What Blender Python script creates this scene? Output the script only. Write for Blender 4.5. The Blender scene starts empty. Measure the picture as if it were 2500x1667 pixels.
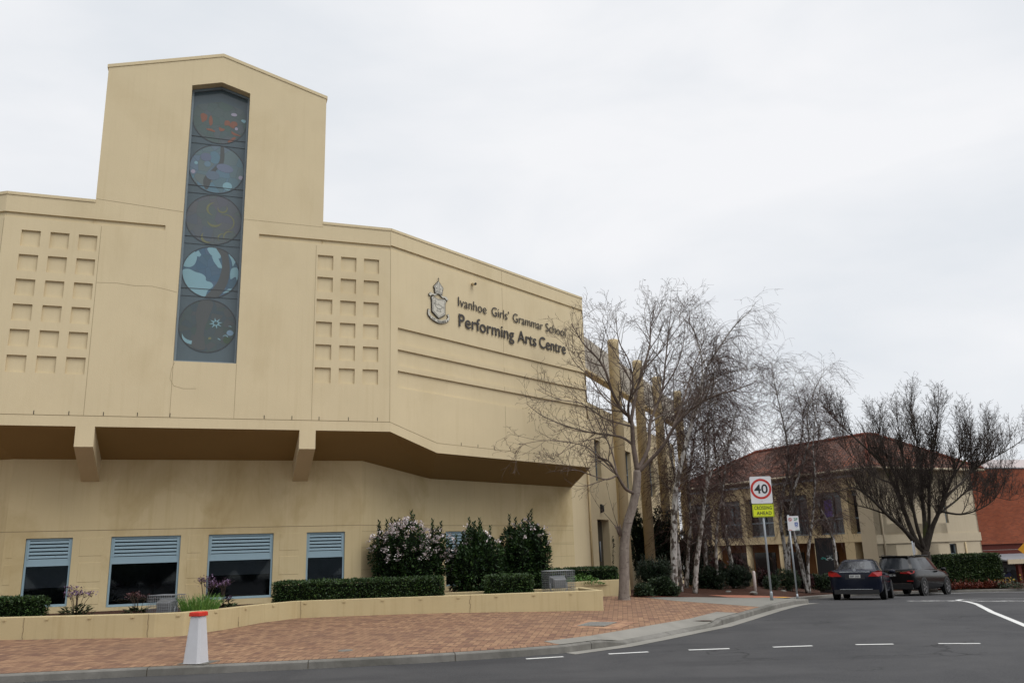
import bpy, bmesh, math, random
from mathutils import Vector, Matrix, noise
random.seed(7)
scene = bpy.context.scene
COL = scene.collection
# ------------------------------------------------------------------ camera
# world origin is the photographer's eye; the near road lies 1.76 m below it
F_PX, PITCH, ROLL = 2024.5, 0.245, 0.0312
cam_d = bpy.data.cameras.new('camera')
cam_d.sensor_fit = 'HORIZONTAL'
cam_d.sensor_width = 36.0
cam_d.lens = F_PX / 2500 * 36
cam_d.clip_start, cam_d.clip_end = 0.1, 4000
cam = bpy.data.objects.new('camera', cam_d)
COL.objects.link(cam)
cam.matrix_world = Matrix.Rotation(math.pi / 2 + PITCH, 4, 'X') @ Matrix.Rotation(-ROLL, 4, 'Z')
scene.camera = cam
# ------------------------------------------------------------------ sky and sun
SUN_EL, SUN_AZ = math.radians(50), math.radians(128)       # azimuth clockwise from +Y
world = bpy.data.worlds.new('World')
scene.world = world
world.use_nodes = True
wn, wl = world.node_tree.nodes, world.node_tree.links
wn.clear()
w_out = wn.new('ShaderNodeOutputWorld')
w_bg = wn.new('ShaderNodeBackground'); w_bg.inputs['Strength'].default_value = 0.1
w_sky = wn.new('ShaderNodeTexSky'); w_sky.sky_type = 'NISHITA'; w_sky.sun_disc = False
w_sky.sun_elevation = SUN_EL; w_sky.sun_rotation = SUN_AZ
w_tc = wn.new('ShaderNodeTexCoord')
w_sep = wn.new('ShaderNodeSeparateXYZ'); wl.new(w_tc.outputs['Generated'], w_sep.inputs[0])
w_map = wn.new('ShaderNodeMapping'); w_map.inputs['Scale'].default_value = (1.5, 1.5, 4.2)
w_map.inputs['Location'].default_value = (.35, .2, .1)
wl.new(w_tc.outputs['Generated'], w_map.inputs[0])
w_no = wn.new('ShaderNodeTexNoise'); w_no.inputs['Scale'].default_value = 1.5
w_no.inputs['Detail'].default_value = 5; w_no.inputs['Roughness'].default_value = .48
w_no.inputs['Distortion'].default_value = .25
wl.new(w_map.outputs[0], w_no.inputs['Vector'])
w_cr = wn.new('ShaderNodeValToRGB')                         # cloud greys
w_cr.color_ramp.elements[0].position = .33; w_cr.color_ramp.elements[0].color = (.80, .835, .88, 1)
w_cr.color_ramp.elements[1].position = .60; w_cr.color_ramp.elements[1].color = (.96, .965, .985, 1)
wl.new(w_no.outputs['Fac'], w_cr.inputs[0])
w_el = wn.new('ShaderNodeValToRGB')                         # overcast sky: brighter towards the zenith
cre = w_el.color_ramp.elements
cre[0].position = 0.0; cre[0].color = (.97, .97, .97, 1)
cre[1].position = 1.0; cre[1].color = (2.2, 2.2, 2.2, 1)
e = cre.new(.60); e.color = (.98, .98, .98, 1)
wl.new(w_sep.outputs['Z'], w_el.inputs[0])
w_mul = wn.new('ShaderNodeMix'); w_mul.data_type = 'RGBA'; w_mul.blend_type = 'MULTIPLY'
w_mul.inputs[0].default_value = 1
wl.new(w_cr.outputs[0], w_mul.inputs[6]); wl.new(w_el.outputs[0], w_mul.inputs[7])
w_x10 = wn.new('ShaderNodeMix'); w_x10.data_type = 'RGBA'; w_x10.blend_type = 'MULTIPLY'; w_x10.clamp_result = False
w_x10.inputs[0].default_value = 1; w_x10.inputs[7].default_value = (10.1, 10.1, 10.1, 1)
wl.new(w_mul.outputs[2], w_x10.inputs[6])
w_mix = wn.new('ShaderNodeMix'); w_mix.data_type = 'RGBA'; w_mix.inputs[0].default_value = .95
wl.new(w_sky.outputs[0], w_mix.inputs[6]); wl.new(w_x10.outputs[2], w_mix.inputs[7])
wl.new(w_mix.outputs[2], w_bg.inputs['Color']); wl.new(w_bg.outputs[0], w_out.inputs['Surface'])
sun_d = bpy.data.lights.new('sun', 'SUN')
sun_d.energy = 1.5; sun_d.angle = math.radians(40); sun_d.color = (1, .97, .93)
sun = bpy.data.objects.new('sun', sun_d)
COL.objects.link(sun)
sv = Vector((math.sin(SUN_AZ) * math.cos(SUN_EL), math.cos(SUN_AZ) * math.cos(SUN_EL), math.sin(SUN_EL)))
sun.rotation_euler = sv.to_track_quat('Z', 'Y').to_euler()
sun.location = sv * 60
vs = scene.view_settings
vs.view_transform = 'Standard'; vs.look = 'None'; vs.gamma = 1; vs.exposure = 0.0
vs.use_curve_mapping = False

# ------------------------------------------------------------------ helpers
ORG = {}
def ray(px, py):
    u2, v2 = (px - 1250) / F_PX, (833.5 - py) / F_PX
    cr, sr = math.cos(ROLL), math.sin(ROLL)
    u, v = u2 * cr + v2 * sr, -u2 * sr + v2 * cr
    c, s = math.cos(PITCH), math.sin(PITCH)
    return Vector((u, c - v * s, s + v * c))
def at(px, py, Y):
    """real point seen at a photo pixel, at ground distance Y"""
    d = ray(px, py)
    return d * (Y / d.y)

def tag(o, label=None, cat=None, group=None, kind=None):
    if label: o['label'] = label
    if cat: o['category'] = cat
    if group: o['group'] = group
    if kind: o['kind'] = kind
    return o
def empty(name, loc, label=None, cat=None, group=None, rz=0):
    o = bpy.data.objects.new(name, None)
    COL.objects.link(o)
    o.location = loc; o.rotation_euler = (0, 0, rz)
    o.empty_display_size = .2
    ORG[o] = Vector(loc)
    return tag(o, label, cat, group)

class MB:
    """collects faces and links them as one mesh object"""
    def __init__(s): s.v = []; s.f = []; s.m = []; s.sm = []
    def vert(s, p): s.v.append(tuple(p)); return len(s.v) - 1
    def face(s, pts, m=0, smooth=False):
        i = len(s.v); s.v += [tuple(p) for p in pts]
        s.f.append(tuple(range(i, i + len(pts)))); s.m.append(m); s.sm.append(smooth)
    def box(s, c, d, m=0, rz=0, M=None):
        x, y, z = d[0] / 2, d[1] / 2, d[2] / 2
        P = [Vector(p) for p in ((-x,-y,-z),(x,-y,-z),(x,y,-z),(-x,y,-z),(-x,-y,z),(x,-y,z),(x,y,z),(-x,y,z))]
        R = M if M is not None else Matrix.Rotation(rz, 3, 'Z')
        i = len(s.v); s.v += [tuple(Vector(c) + R @ p) for p in P]
        for q in ((0,3,2,1),(4,5,6,7),(0,1,5,4),(1,2,6,5),(2,3,7,6),(3,0,4,7)):
            s.f.append(tuple(i + k for k in q)); s.m.append(m); s.sm.append(False)
    def hexa(s, P, m=0):
        """8 corners: bottom ring then top ring"""
        i = len(s.v); s.v += [tuple(p) for p in P]
        for q in ((0,3,2,1),(4,5,6,7),(0,1,5,4),(1,2,6,5),(2,3,7,6),(3,0,4,7)):
            s.f.append(tuple(i + k for k in q)); s.m.append(m); s.sm.append(False)
    def tube(s, pts, rad, sides=6, m=0, cap=True, smooth=True):
        n = len(pts)
        if n < 2: return
        pts = [Vector(p) for p in pts]
        t = (pts[1] - pts[0]).normalized()
        a = t.orthogonal().normalized()
        base = len(s.v)
        for k in range(n):
            if k: 
                t2 = (pts[min(k + 1, n - 1)] - pts[k - 1])
                t2 = t2.normalized() if t2.length > 1e-9 else t
                a = (a - t2 * a.dot(t2))
                a = a.normalized() if a.length > 1e-6 else t2.orthogonal().normalized()
                t = t2
            b = t.cross(a)
            r = rad[k] if hasattr(rad, '__len__') else rad
            for q in range(sides):
                an = 2 * math.pi * q / sides
                s.v.append(tuple(pts[k] + (a * math.cos(an) + b * math.sin(an)) * r))
        for k in range(n - 1):
            for q in range(sides):
                i0 = base + k * sides + q; i1 = base + k * sides + (q + 1) % sides
                s.f.append((i0, i1, i1 + sides, i0 + sides)); s.m.append(m); s.sm.append(smooth)
        if cap:
            s.f.append(tuple(base + q for q in reversed(range(sides)))); s.m.append(m); s.sm.append(False)
            s.f.append(tuple(base + (n - 1) * sides + q for q in range(sides))); s.m.append(m); s.sm.append(False)
    def lathe(s, c, prof, sides=16, m=0, smooth=True):
        base = len(s.v); c = Vector(c)
        for r, z in prof:
            for q in range(sides):
                an = 2 * math.pi * q / sides
                s.v.append(tuple(c + Vector((r * math.cos(an), r * math.sin(an), z))))
        for k in range(len(prof) - 1):
            for q in range(sides):
                i0 = base + k * sides + q; i1 = base + k * sides + (q + 1) % sides
                s.f.append((i0, i1, i1 + sides, i0 + sides)); s.m.append(m); s.sm.append(smooth)
        s.f.append(tuple(base + q for q in reversed(range(sides)))); s.m.append(m); s.sm.append(False)
        k = len(prof) - 1
        s.f.append(tuple(base + k * sides + q for q in range(sides))); s.m.append(m); s.sm.append(False)
    def prism(s, poly, M, d0, d1, m=0, side_m=None):
        """flat outline poly (2D) placed by matrix M (x, y in plane, z out), from depth d0 to d1"""
        A = [M @ Vector((x, y, d1)) for x, y in poly]
        B = [M @ Vector((x, y, d0)) for x, y in poly]
        s.face(A, m); s.face(list(reversed(B)), m)
        n = len(poly)
        for k in range(n):
            s.face([B[k], B[(k + 1) % n], A[(k + 1) % n], A[k]], m if side_m is None else side_m)
    def ring(s, c, r0, r1, M, d0, d1, n=40, m=0):
        for k in range(n):
            a0, a1 = 2 * math.pi * k / n, 2 * math.pi * (k + 1) / n
            P = lambda r, a, d: M @ Vector((c[0] + r * math.cos(a), c[1] + r * math.sin(a), d))
            s.face([P(r0, a0, d1), P(r1, a0, d1), P(r1, a1, d1), P(r0, a1, d1)], m)
            s.face([P(r1, a0, d0), P(r1, a1, d0), P(r1, a1, d1), P(r1, a0, d1)], m)
            s.face([P(r0, a0, d0), P(r0, a0, d1), P(r0, a1, d1), P(r0, a1, d0)], m)
    def leaf(s, p, d, up, L, W, m=0):
        """folded leaf: two triangles pairs sharing the midrib"""
        d = d.normalized(); sd = d.cross(up)
        sd = sd.normalized() if sd.length > 1e-6 else d.orthogonal().normalized()
        nn = sd.cross(d)
        i = len(s.v)
        q = p + d * L * .5
        s.v += [tuple(p), tuple(q + sd * W * .5 + nn * W * .12), tuple(p + d * L), tuple(q - sd * W * .5 + nn * W * .12)]
        s.f.append((i, i + 1, i + 2, i + 3)); s.m.append(m); s.sm.append(False)
    def build(s, name, mats, parent=None, local=False, merge=False):
        me = bpy.data.meshes.new(name)
        sh = Vector((0, 0, 0))
        if parent is not None and not local: sh = ORG[parent]
        me.from_pydata([(x - sh.x, y - sh.y, z - sh.z) for x, y, z in s.v], [], s.f)
        if not isinstance(mats, (list, tuple)): mats = [mats]
        for mt in mats: me.materials.append(mt)
        me.polygons.foreach_set('material_index', s.m)
        me.polygons.foreach_set('use_smooth', s.sm)
        if merge:
            bm = bmesh.new(); bm.from_mesh(me)
            bmesh.ops.remove_doubles(bm, verts=bm.verts, dist=1e-4)
            bmesh.ops.recalc_face_normals(bm, faces=bm.faces)
            bm.to_mesh(me); bm.free()
        me.update()
        o = bpy.data.objects.new(name, me)
        COL.objects.link(o)
        if parent is not None:
            o.parent = parent; ORG[o] = ORG[parent]
        else: ORG[o] = Vector((0, 0, 0))
        return o

def bevel(o, w=.01, seg=2):
    b = o.modifiers.new('bevel', 'BEVEL'); b.width = w; b.segments = seg; b.limit_method = 'ANGLE'; b.angle_limit = math.radians(35)
    return o

FONT_CAP = [None]
def text(name, body, M, height, mat, parent=None, width=None, extrude=.004, offset=0.0, align='CENTER', local=False, space=1.0):
    """lettering of a given capital height (and total width) in the plane of M"""
    def mk(b):
        c = bpy.data.curves.new(name, 'FONT'); c.body = b; c.size = 1; return c
    if FONT_CAP[0] is None:
        t = bpy.data.objects.new('probe', mk('H')); COL.objects.link(t); bpy.context.view_layer.update()
        FONT_CAP[0] = t.dimensions.y; bpy.data.objects.remove(t)
    cu = mk(body)
    cu.space_character = space
    o = bpy.data.objects.new(name, cu); COL.objects.link(o)
    bpy.context.view_layer.update()
    sc = height / FONT_CAP[0]
    w0 = o.dimensions.x
    bx = min(v[0] for v in o.bound_box)
    cu.extrude = extrude / sc; cu.offset = offset / sc; cu.resolution_u = 4
    cu.materials.append(mat)
    sx = sc if width is None else width / w0
    x0 = {'LEFT': -bx * sx, 'CENTER': -(bx + w0 / 2) * sx}[align]
    m = M @ Matrix.Translation((x0, 0, 0)) @ Matrix.Diagonal((sx, sc, sc, 1))
    bpy.context.view_layer.update()
    me = bpy.data.meshes.new_from_object(o.evaluated_get(bpy.context.evaluated_depsgraph_get()))
    bpy.data.objects.remove(o); bpy.data.curves.remove(cu)
    o = bpy.data.objects.new(name, me); COL.objects.link(o)
    if parent is not None:
        o.parent = parent; ORG[o] = ORG.get(parent, Vector((0, 0, 0)))
        o.matrix_local = m if local else Matrix.Translation(-ORG[parent]) @ m
    else: o.matrix_world = m
    return o

# ------------------------------------------------------------------ materials
def nmat(name, color=(.5, .5, .5), rough=.7, metal=0.0, spec=.5):
    m = bpy.data.materials.new(name); m.use_nodes = True
    b = m.node_tree.nodes['Principled BSDF']
    b.inputs['Base Color'].default_value = (*color, 1)
    b.inputs['Roughness'].default_value = rough
    b.inputs['Metallic'].default_value = metal
    b.inputs['Specular IOR Level'].default_value = spec
    return m
def N(m, t, **kw):
    n = m.node_tree.nodes.new(t)
    for k, v in kw.items():
        if k in n.inputs: n.inputs[k].default_value = v
        else: setattr(n, k, v)
    return n
def L(m, a, b): m.node_tree.links.new(a, b)
def bsdf(m): return m.node_tree.nodes['Principled BSDF']
def math_n(m, op, a, b=None, c=None):
    n = N(m, 'ShaderNodeMath', operation=op)
    for k, v in enumerate((a, b, c)):
        if v is None: continue
        if isinstance(v, (int, float)): n.inputs[k].default_value = v
        else: L(m, v, n.inputs[k])
    return n.outputs[0]
def mixc(m, fac, a, b, mode='MIX'):
    n = N(m, 'ShaderNodeMix', data_type='RGBA', blend_type=mode)
    for idx, v in ((0, fac), (6, a), (7, b)):
        if isinstance(v, (int, float)): n.inputs[idx].default_value = v
        elif isinstance(v, tuple): n.inputs[idx].default_value = (*v, 1)
        else: L(m, v, n.inputs[idx])
    return n.outputs[2]
def ramp(m, src, *stops):
    n = N(m, 'ShaderNodeValToRGB'); el = n.color_ramp.elements
    while len(el) < len(stops): el.new(.5)
    for q, (p, c) in zip(el, stops):
        q.position = p; q.color = (*c, 1) if isinstance(c, tuple) else (c, c, c, 1)
    L(m, src, n.inputs[0]); return n.outputs[0]
def pos(m, scale=(1, 1, 1), rot=(0, 0, 0)):
    g = N(m, 'ShaderNodeNewGeometry'); mp = N(m, 'ShaderNodeMapping')
    mp.inputs['Scale'].default_value = scale; mp.inputs['Rotation'].default_value = rot
    L(m, g.outputs['Position'], mp.inputs[0]); return mp.outputs[0]
def objpos(m, scale=(1, 1, 1)):
    g = N(m, 'ShaderNodeTexCoord'); mp = N(m, 'ShaderNodeMapping')
    mp.inputs['Scale'].default_value = scale
    L(m, g.outputs['Object'], mp.inputs[0]); return mp.outputs[0]
def noise_n(m, vec, scale, detail=3, rough=.5, dist=0):
    n = N(m, 'ShaderNodeTexNoise'); n.inputs['Scale'].default_value = scale
    n.inputs['Detail'].default_value = detail; n.inputs['Roughness'].default_value = rough
    n.inputs['Distortion'].default_value = dist
    L(m, vec, n.inputs['Vector']); return n.outputs['Fac']
def bump(m, h, strength=.3, dist=.01):
    n = N(m, 'ShaderNodeBump'); n.inputs['Strength'].default_value = strength; n.inputs['Distance'].default_value = dist
    L(m, h, n.inputs['Height']); L(m, n.outputs[0], bsdf(m).inputs['Normal'])
def vary(name, color, amt=.12, scale=3.0, rough=.8, fine=40, bumpd=.004, spec=.3, stain=0.0, stain_col=(.5, .45, .38), streak=0.0, metal=0.0):
    """plain surface with soft blotches, fine grain, optional stains and rain streaks"""
    m = nmat(name, color, rough, metal, spec)
    a = noise_n(m, pos(m), scale, 4, .55)
    c = mixc(m, a, tuple(x * (1 - amt) for x in color), tuple(min(1, x * (1 + amt)) for x in color))
    f = noise_n(m, pos(m), fine, 2)
    c = mixc(m, ramp(m, f, (.3, 0.0), (.7, .12)), c, tuple(x * .72 for x in color))
    if stain:
        s = ramp(m, noise_n(m, pos(m, (1, 1, .7)), .55, 6, .62, .5), (.5, 0.0), (.72, 1.0))
        c = mixc(m, math_n(m, 'MULTIPLY', s, stain), c, tuple(x * y for x, y in zip(color, stain_col)))
    if streak:
        s = ramp(m, noise_n(m, pos(m, (6, 6, .25)), 1.6, 4, .6), (.52, 0.0), (.75, 1.0))
        c = mixc(m, math_n(m, 'MULTIPLY', s, streak), c, tuple(x * y for x, y in zip(color, stain_col)))
    L(m, c, bsdf(m).inputs['Base Color'])
    bump(m, f, .35, bumpd)
    return m

STUCCO_C = (.620, .517, .333)
M = {}
M['stucco'] = vary('cream_render', STUCCO_C, .07, .9, .86, 48, .008, .25, .45, (.80, .77, .71), .24)
M['planter'] = vary('planter_render', (.50, .41, .235), .07, 2.2, .85, 50, .005, .25, .35, (.72, .66, .56), .42)
M['lowstucco'] = vary('shaded_cream_render', (.575, .468, .275), .07, .9, .86, 55, .004, .25, .8, (.68, .62, .50), .28)  # overhang's shade mixed into base and stain colours; the stains themselves are weathering
M['soffit'] = vary('shaded_soffit_brown', (.30, .205, .085), .06, 1.1, .86, 55, .004, .25, .2, (.8, .75, .7))  # wall render darkened to brown, so the underside's shade sits in the colour
M['joint'] = nmat('joint_sealant', (.23, .175, .10), .9)
M['dark'] = nmat('dark_void', (.006, .006, .007), .6, 0, .3)
M['ochre'] = vary('ochre_render', (.57, .46, .28), .08, 1.5, .85, 40, .004, .25, .25, (.75, .7, .62), .2)
M['beamgrey'] = vary('grey_beige_render', (.44, .40, .335), .08, 1.5, .85, 40, .004, .25, .3, (.7, .68, .62), .25)
M['blue'] = vary('blue_window_metal', (.27, .385, .45), .06, 6, .45, 90, .001, .5, 0)
M['bluegrey'] = vary('grey_window_metal', (.17, .215, .25), .06, 6, .4, 90, .001, .5, 0)
def glass(name, tint=(.55, .6, .62), rough=.03, op=.35):
    m = bpy.data.materials.new(name); m.use_nodes = True
    nt = m.node_tree; nt.nodes.clear()
    o = nt.nodes.new('ShaderNodeOutputMaterial')
    tr = nt.nodes.new('ShaderNodeBsdfTransparent'); tr.inputs[0].default_value = (*tint, 1)
    gl = nt.nodes.new('ShaderNodeBsdfGlossy'); gl.inputs['Roughness'].default_value = rough; gl.inputs[0].default_value = (.8, .85, .9, 1)
    fr = nt.nodes.new('ShaderNodeFresnel'); fr.inputs[0].default_value = 1.5
    mx = nt.nodes.new('ShaderNodeMixShader')
    nt.links.new(fr.outputs[0], mx.inputs[0]); nt.links.new(tr.outputs[0], mx.inputs[1]); nt.links.new(gl.outputs[0], mx.inputs[2])
    nt.links.new(mx.outputs[0], o.inputs[0]); return m
M['glass'] = glass('window_glass', (.66, .70, .72))
M['darkglass'] = nmat('dark_glass', (.012, .014, .017), .06, 0, .5)
M['blind'] = vary('grey_blind', (.24, .235, .25), .1, 8, .8, 120, .001, .3, 0)
M['white'] = vary('white_paint', (.74, .74, .74), .04, 8, .5, 90, .001, .4, .12, (.7, .68, .64))
M['galv'] = vary('galvanised_steel', (.33, .36, .39), .12, 14, .42, 120, .001, .5, 0, metal=.35)
M['steel'] = vary('grey_steel', (.22, .23, .24), .12, 14, .45, 120, .001, .5, 0, metal=.5)
M['black'] = nmat('black_plastic', (.012, .012, .013), .5)
M['letter'] = nmat('bronze_lettering', (.048, .042, .038), .45, .3)
M['red'] = vary('red_paint', (.56, .028, .012), .08, 10, .5, 80, .001, .4, .2, (.7, .6, .6))
# asphalt
m = nmat('asphalt', (.05, .05, .052), .9, 0, .3); M['asphalt'] = m
f = noise_n(m, pos(m), 38, 3, .75); b = noise_n(m, pos(m), .5, 6, .68, .5); st = noise_n(m, pos(m, (.35, 1.6, 1)), .8, 4, .6)
c = mixc(m, ramp(m, f, (.32, 0.0), (.68, 1.0)), (.020, .020, .021), (.062, .062, .065))
c = mixc(m, ramp(m, b, (.38, 0.0), (.62, .75)), c, (.062, .061, .062))
c = mixc(m, ramp(m, st, (.5, 0.0), (.7, .6)), c, (.026, .026, .028))
sp = N(m, 'ShaderNodeTexVoronoi'); sp.inputs['Scale'].default_value = 9; L(m, pos(m), sp.inputs['Vector'])
c = mixc(m, ramp(m, sp.outputs['Distance'], (.0, 1.0), (.05, 0.0)), c, (.20, .195, .185))
vo = N(m, 'ShaderNodeTexVoronoi', feature='DISTANCE_TO_EDGE'); vo.inputs['Scale'].default_value = .16
nz = N(m, 'ShaderNodeTexNoise'); nz.inputs['Scale'].default_value = .9; nz.inputs['Detail'].default_value = 6; L(m, pos(m), nz.inputs['Vector'])
vm = N(m, 'ShaderNodeVectorMath', operation='MULTIPLY_ADD'); L(m, nz.outputs['Color'], vm.inputs[0]); vm.inputs[1].default_value = (3, 3, 3); L(m, pos(m), vm.inputs[2])
L(m, vm.outputs[0], vo.inputs['Vector'])
crk = math_n(m, 'MULTIPLY', ramp(m, vo.outputs['Distance'], (.0, .9), (.009, 0.0)), ramp(m, noise_n(m, pos(m), .22, 2), (.5, 0.0), (.6, 1.0)))
c = mixc(m, crk, c, (.012, .012, .012))
L(m, c, bsdf(m).inputs['Base Color']); bump(m, f, .5, .006)
M['concrete'] = vary('grey_concrete', (.235, .225, .20), .18, 2.5, .9, 60, .004, .25, .5, (.55, .55, .52))
M['kerb'] = vary('kerb_concrete', (.18, .172, .155), .35, 5, .92, 35, .010, .2, .9, (.34, .35, .32))
M['footway'] = vary('grey_footway', (.205, .20, .178), .14, 2.0, .9, 60, .004, .25, .5, (.62, .62, .58))
M['redpath'] = vary('red_path', (.33, .135, .085), .14, 3, .9, 60, .003, .25, .3, (.7, .7, .7))
M['mulch'] = vary('bark_mulch', (.055, .024, .015), .5, 9, .95, 30, .03, .2, .4, (.4, .4, .4))
M['mulchred'] = vary('red_mulch', (.115, .030, .017), .5, 9, .95, 30, .03, .2, .4, (.4, .4, .4))
M['linewhite'] = vary('road_paint', (.60, .60, .58), .1, 6, .8, 50, .002, .3, .55, (.55, .55, .55))
M['yellowtac'] = vary('yellow_tactile', (.60, .36, .05), .1, 8, .8, 50, .003, .3, .2)
# brick paving, herringbone
def paving(name, angle, size=.115, soldier=False, tone=1.0):
    m = nmat(name, (.3, .15, .08), .85, 0, .3)
    v = pos(m, (1 / size, 1 / size, 1), (0, 0, angle))
    sp = N(m, 'ShaderNodeSeparateXYZ'); L(m, v, sp.inputs[0])
    x, y = sp.outputs[0], sp.outputs[1]
    i, j = math_n(m, 'FLOOR', x), math_n(m, 'FLOOR', y)
    fx, fy = math_n(m, 'SUBTRACT', x, i), math_n(m, 'SUBTRACT', y, j)
    if soldier:
        ex = math_n(m, 'MINIMUM', fx, math_n(m, 'SUBTRACT', 1, fx)); d = ex; idx, idy = i, 0.0
    else:
        k = math_n(m, 'FLOORED_MODULO', math_n(m, 'SUBTRACT', i, j), 4)
        is1 = math_n(m, 'COMPARE', k, 1, .1); is0 = math_n(m, 'COMPARE', k, 0, .1); is2 = math_n(m, 'COMPARE', k, 2, .1); is3 = math_n(m, 'COMPARE', k, 3, .1)
        BIG = 2.0
        lft = math_n(m, 'ADD', fx, math_n(m, 'MULTIPLY', is1, BIG))
        rgt = math_n(m, 'ADD', math_n(m, 'SUBTRACT', 1, fx), math_n(m, 'MULTIPLY', is0, BIG))
        low = math_n(m, 'ADD', fy, math_n(m, 'MULTIPLY', is2, BIG))
        top = math_n(m, 'ADD', math_n(m, 'SUBTRACT', 1, fy), math_n(m, 'MULTIPLY', is3, BIG))
        d = math_n(m, 'MINIMUM', math_n(m, 'MINIMUM', lft, rgt), math_n(m, 'MINIMUM', low, top))
        idx = math_n(m, 'SUBTRACT', i, is1); idy = math_n(m, 'SUBTRACT', j, is2)
    cb = N(m, 'ShaderNodeCombineXYZ'); L(m, idx, cb.inputs[0])
    if not isinstance(idy, float): L(m, idy, cb.inputs[1])
    wnn = N(m, 'ShaderNodeTexWhiteNoise', noise_dimensions='3D'); L(m, cb.outputs[0], wnn.inputs['Vector'])
    c = ramp(m, wnn.outputs['Value'], (0, (.150 * tone, .082 * tone, .058 * tone)), (.35, (.235 * tone, .132 * tone, .080 * tone)), (.7, (.275 * tone, .162 * tone, .096 * tone)), (1, (.325 * tone, .197 * tone, .115 * tone)))
    bl = noise_n(m, pos(m), .5, 5, .6, .3)
    c = mixc(m, ramp(m, bl, (.45, 0.0), (.72, .45)), c, (.19 * tone, .115 * tone, .075 * tone))
    gr = noise_n(m, pos(m), 60, 2)
    c = mixc(m, ramp(m, gr, (.3, 0.0), (.8, .25)), c, (.16, .08, .05))
    mort = ramp(m, d, (.035, 1.0), (.085, 0.0))
    c = mixc(m, math_n(m, 'MULTIPLY', mort, .7), c, (.085, .055, .035))
    L(m, c, bsdf(m).inputs['Base Color'])
    bump(m, math_n(m, 'SUBTRACT', 1, mort), .6, .006)
    return m
M['paving'] = paving('brick_paving', math.radians(7))
M['soldier'] = paving('brick_edge_course', math.radians(-4), .115, True)
M['palepaving'] = paving('pale_brick_paving', math.radians(-28), .115, False, 1.45)
def brickwall(name, c1, c2, mortar, sc, vertical_axis=True, rot=0.0, bw=.23, bh=.076):
    m = nmat(name, c1, .85, 0, .25)
    g = N(m, 'ShaderNodeNewGeometry'); sp = N(m, 'ShaderNodeSeparateXYZ'); L(m, g.outputs['Position'], sp.inputs[0])
    u = math_n(m, 'ADD', math_n(m, 'MULTIPLY', sp.outputs[0], math.cos(rot)), math_n(m, 'MULTIPLY', sp.outputs[1], math.sin(rot)))
    cb = N(m, 'ShaderNodeCombineXYZ'); L(m, u, cb.inputs[0]); L(m, sp.outputs[2], cb.inputs[1])
    br = N(m, 'ShaderNodeTexBrick'); L(m, cb.outputs[0], br.inputs['Vector'])
    br.inputs['Scale'].default_value = sc; br.inputs['Color1'].default_value = (*c1, 1); br.inputs['Color2'].default_value = (*c2, 1)
    br.inputs['Mortar'].default_value = (*mortar, 1); br.inputs['Mortar Size'].default_value = .008
    br.inputs['Brick Width'].default_value = bw; br.inputs['Row Height'].default_value = bh; br.inputs['Bias'].default_value = 0
    b = noise_n(m, pos(m), .8, 5, .6)
    c = mixc(m, ramp(m, b, (.35, 0.0), (.75, .55)), br.outputs['Color'], tuple(x * .5 for x in c1))
    L(m, c, bsdf(m).inputs['Base Color']); bump(m, br.outputs['Fac'], -.4, .01); return m
M['redbrick'] = brickwall('red_brick', (.31, .075, .030), (.20, .048, .022), (.15, .09, .065), 1, rot=.2)
# terracotta tiles
m = nmat('terracotta_tiles', (.3, .1, .05), .85, 0, .25); M['tiles'] = m
br = N(m, 'ShaderNodeTexBrick'); tcx = N(m, 'ShaderNodeTexCoord'); L(m, tcx.outputs['UV'], br.inputs['Vector'])
br.inputs['Scale'].default_value = 1; br.inputs['Brick Width'].default_value = .26; br.inputs['Row Height'].default_value = .33
br.inputs['Color1'].default_value = (.24, .075, .036, 1); br.inputs['Color2'].default_value = (.095, .042, .028, 1)
br.inputs['Mortar'].default_value = (.022, .012, .010, 1); br.inputs['Mortar Size'].default_value = .04
lb = noise_n(m, pos(m), .55, 6, .65)
c = mixc(m, ramp(m, lb, (.40, 0.0), (.66, .62)), br.outputs['Color'], (.075, .052, .042))
L(m, c, bsdf(m).inputs['Base Color']); bump(m, br.outputs['Fac'], -.8, .03)
M['ridge'] = vary('ridge_tiles', (.17, .042, .022), .25, 4, .8, 20, .006, .3, .4, (.5, .5, .5))
# foliage
def leafmat(name, c0, c1, c2, rough=.45):
    m = nmat(name, c1, rough, 0, .35)
    g = N(m, 'ShaderNodeNewGeometry')
    c = ramp(m, g.outputs['Random Per Island'], (0, c0), (.55, c1), (1, c2))
    cl = noise_n(m, pos(m), 2.6, 3)
    c = mixc(m, ramp(m, cl, (.4, 0.0), (.7, .55)), c, c0)
    L(m, c, bsdf(m).inputs['Base Color'])
    return m
M['box'] = leafmat('box_hedge_leaves', (.012, .026, .007), (.027, .060, .014), (.070, .125, .032))
M['hedge'] = leafmat('hedge_leaves', (.016, .034, .010), (.034, .062, .017), (.075, .105, .028))
M['shrub'] = leafmat('viburnum_leaves', (.010, .024, .009), (.022, .052, .014), (.055, .105, .024))
M['darkshrub'] = leafmat('dark_leaves', (.008, .017, .009), (.015, .030, .014), (.030, .052, .022))
M['midshrub'] = leafmat('grey_green_leaves', (.016, .030, .014), (.032, .055, .024), (.065, .095, .040))
M['bright'] = leafmat('bright_leaves', (.05, .12, .02), (.09, .20, .035), (.15, .28, .06))
M['burg'] = leafmat('burgundy_leaves', (.025, .008, .010), (.050, .014, .016), (.090, .026, .024))
M['redleaf'] = leafmat('red_bedding_leaves', (.06, .010, .006), (.14, .024, .012), (.22, .05, .02))
M['blossom'] = leafmat('white_blossom', (.50, .42, .43), (.70, .63, .63), (.82, .79, .77), .7)
M['purple'] = leafmat('purple_flowers', (.06, .028, .06), (.13, .070, .14), (.21, .15, .24), .7)
M['yellowfl'] = leafmat('yellow_flowers', (.45, .30, .02), (.6, .45, .05), (.7, .6, .3), .7)
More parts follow.
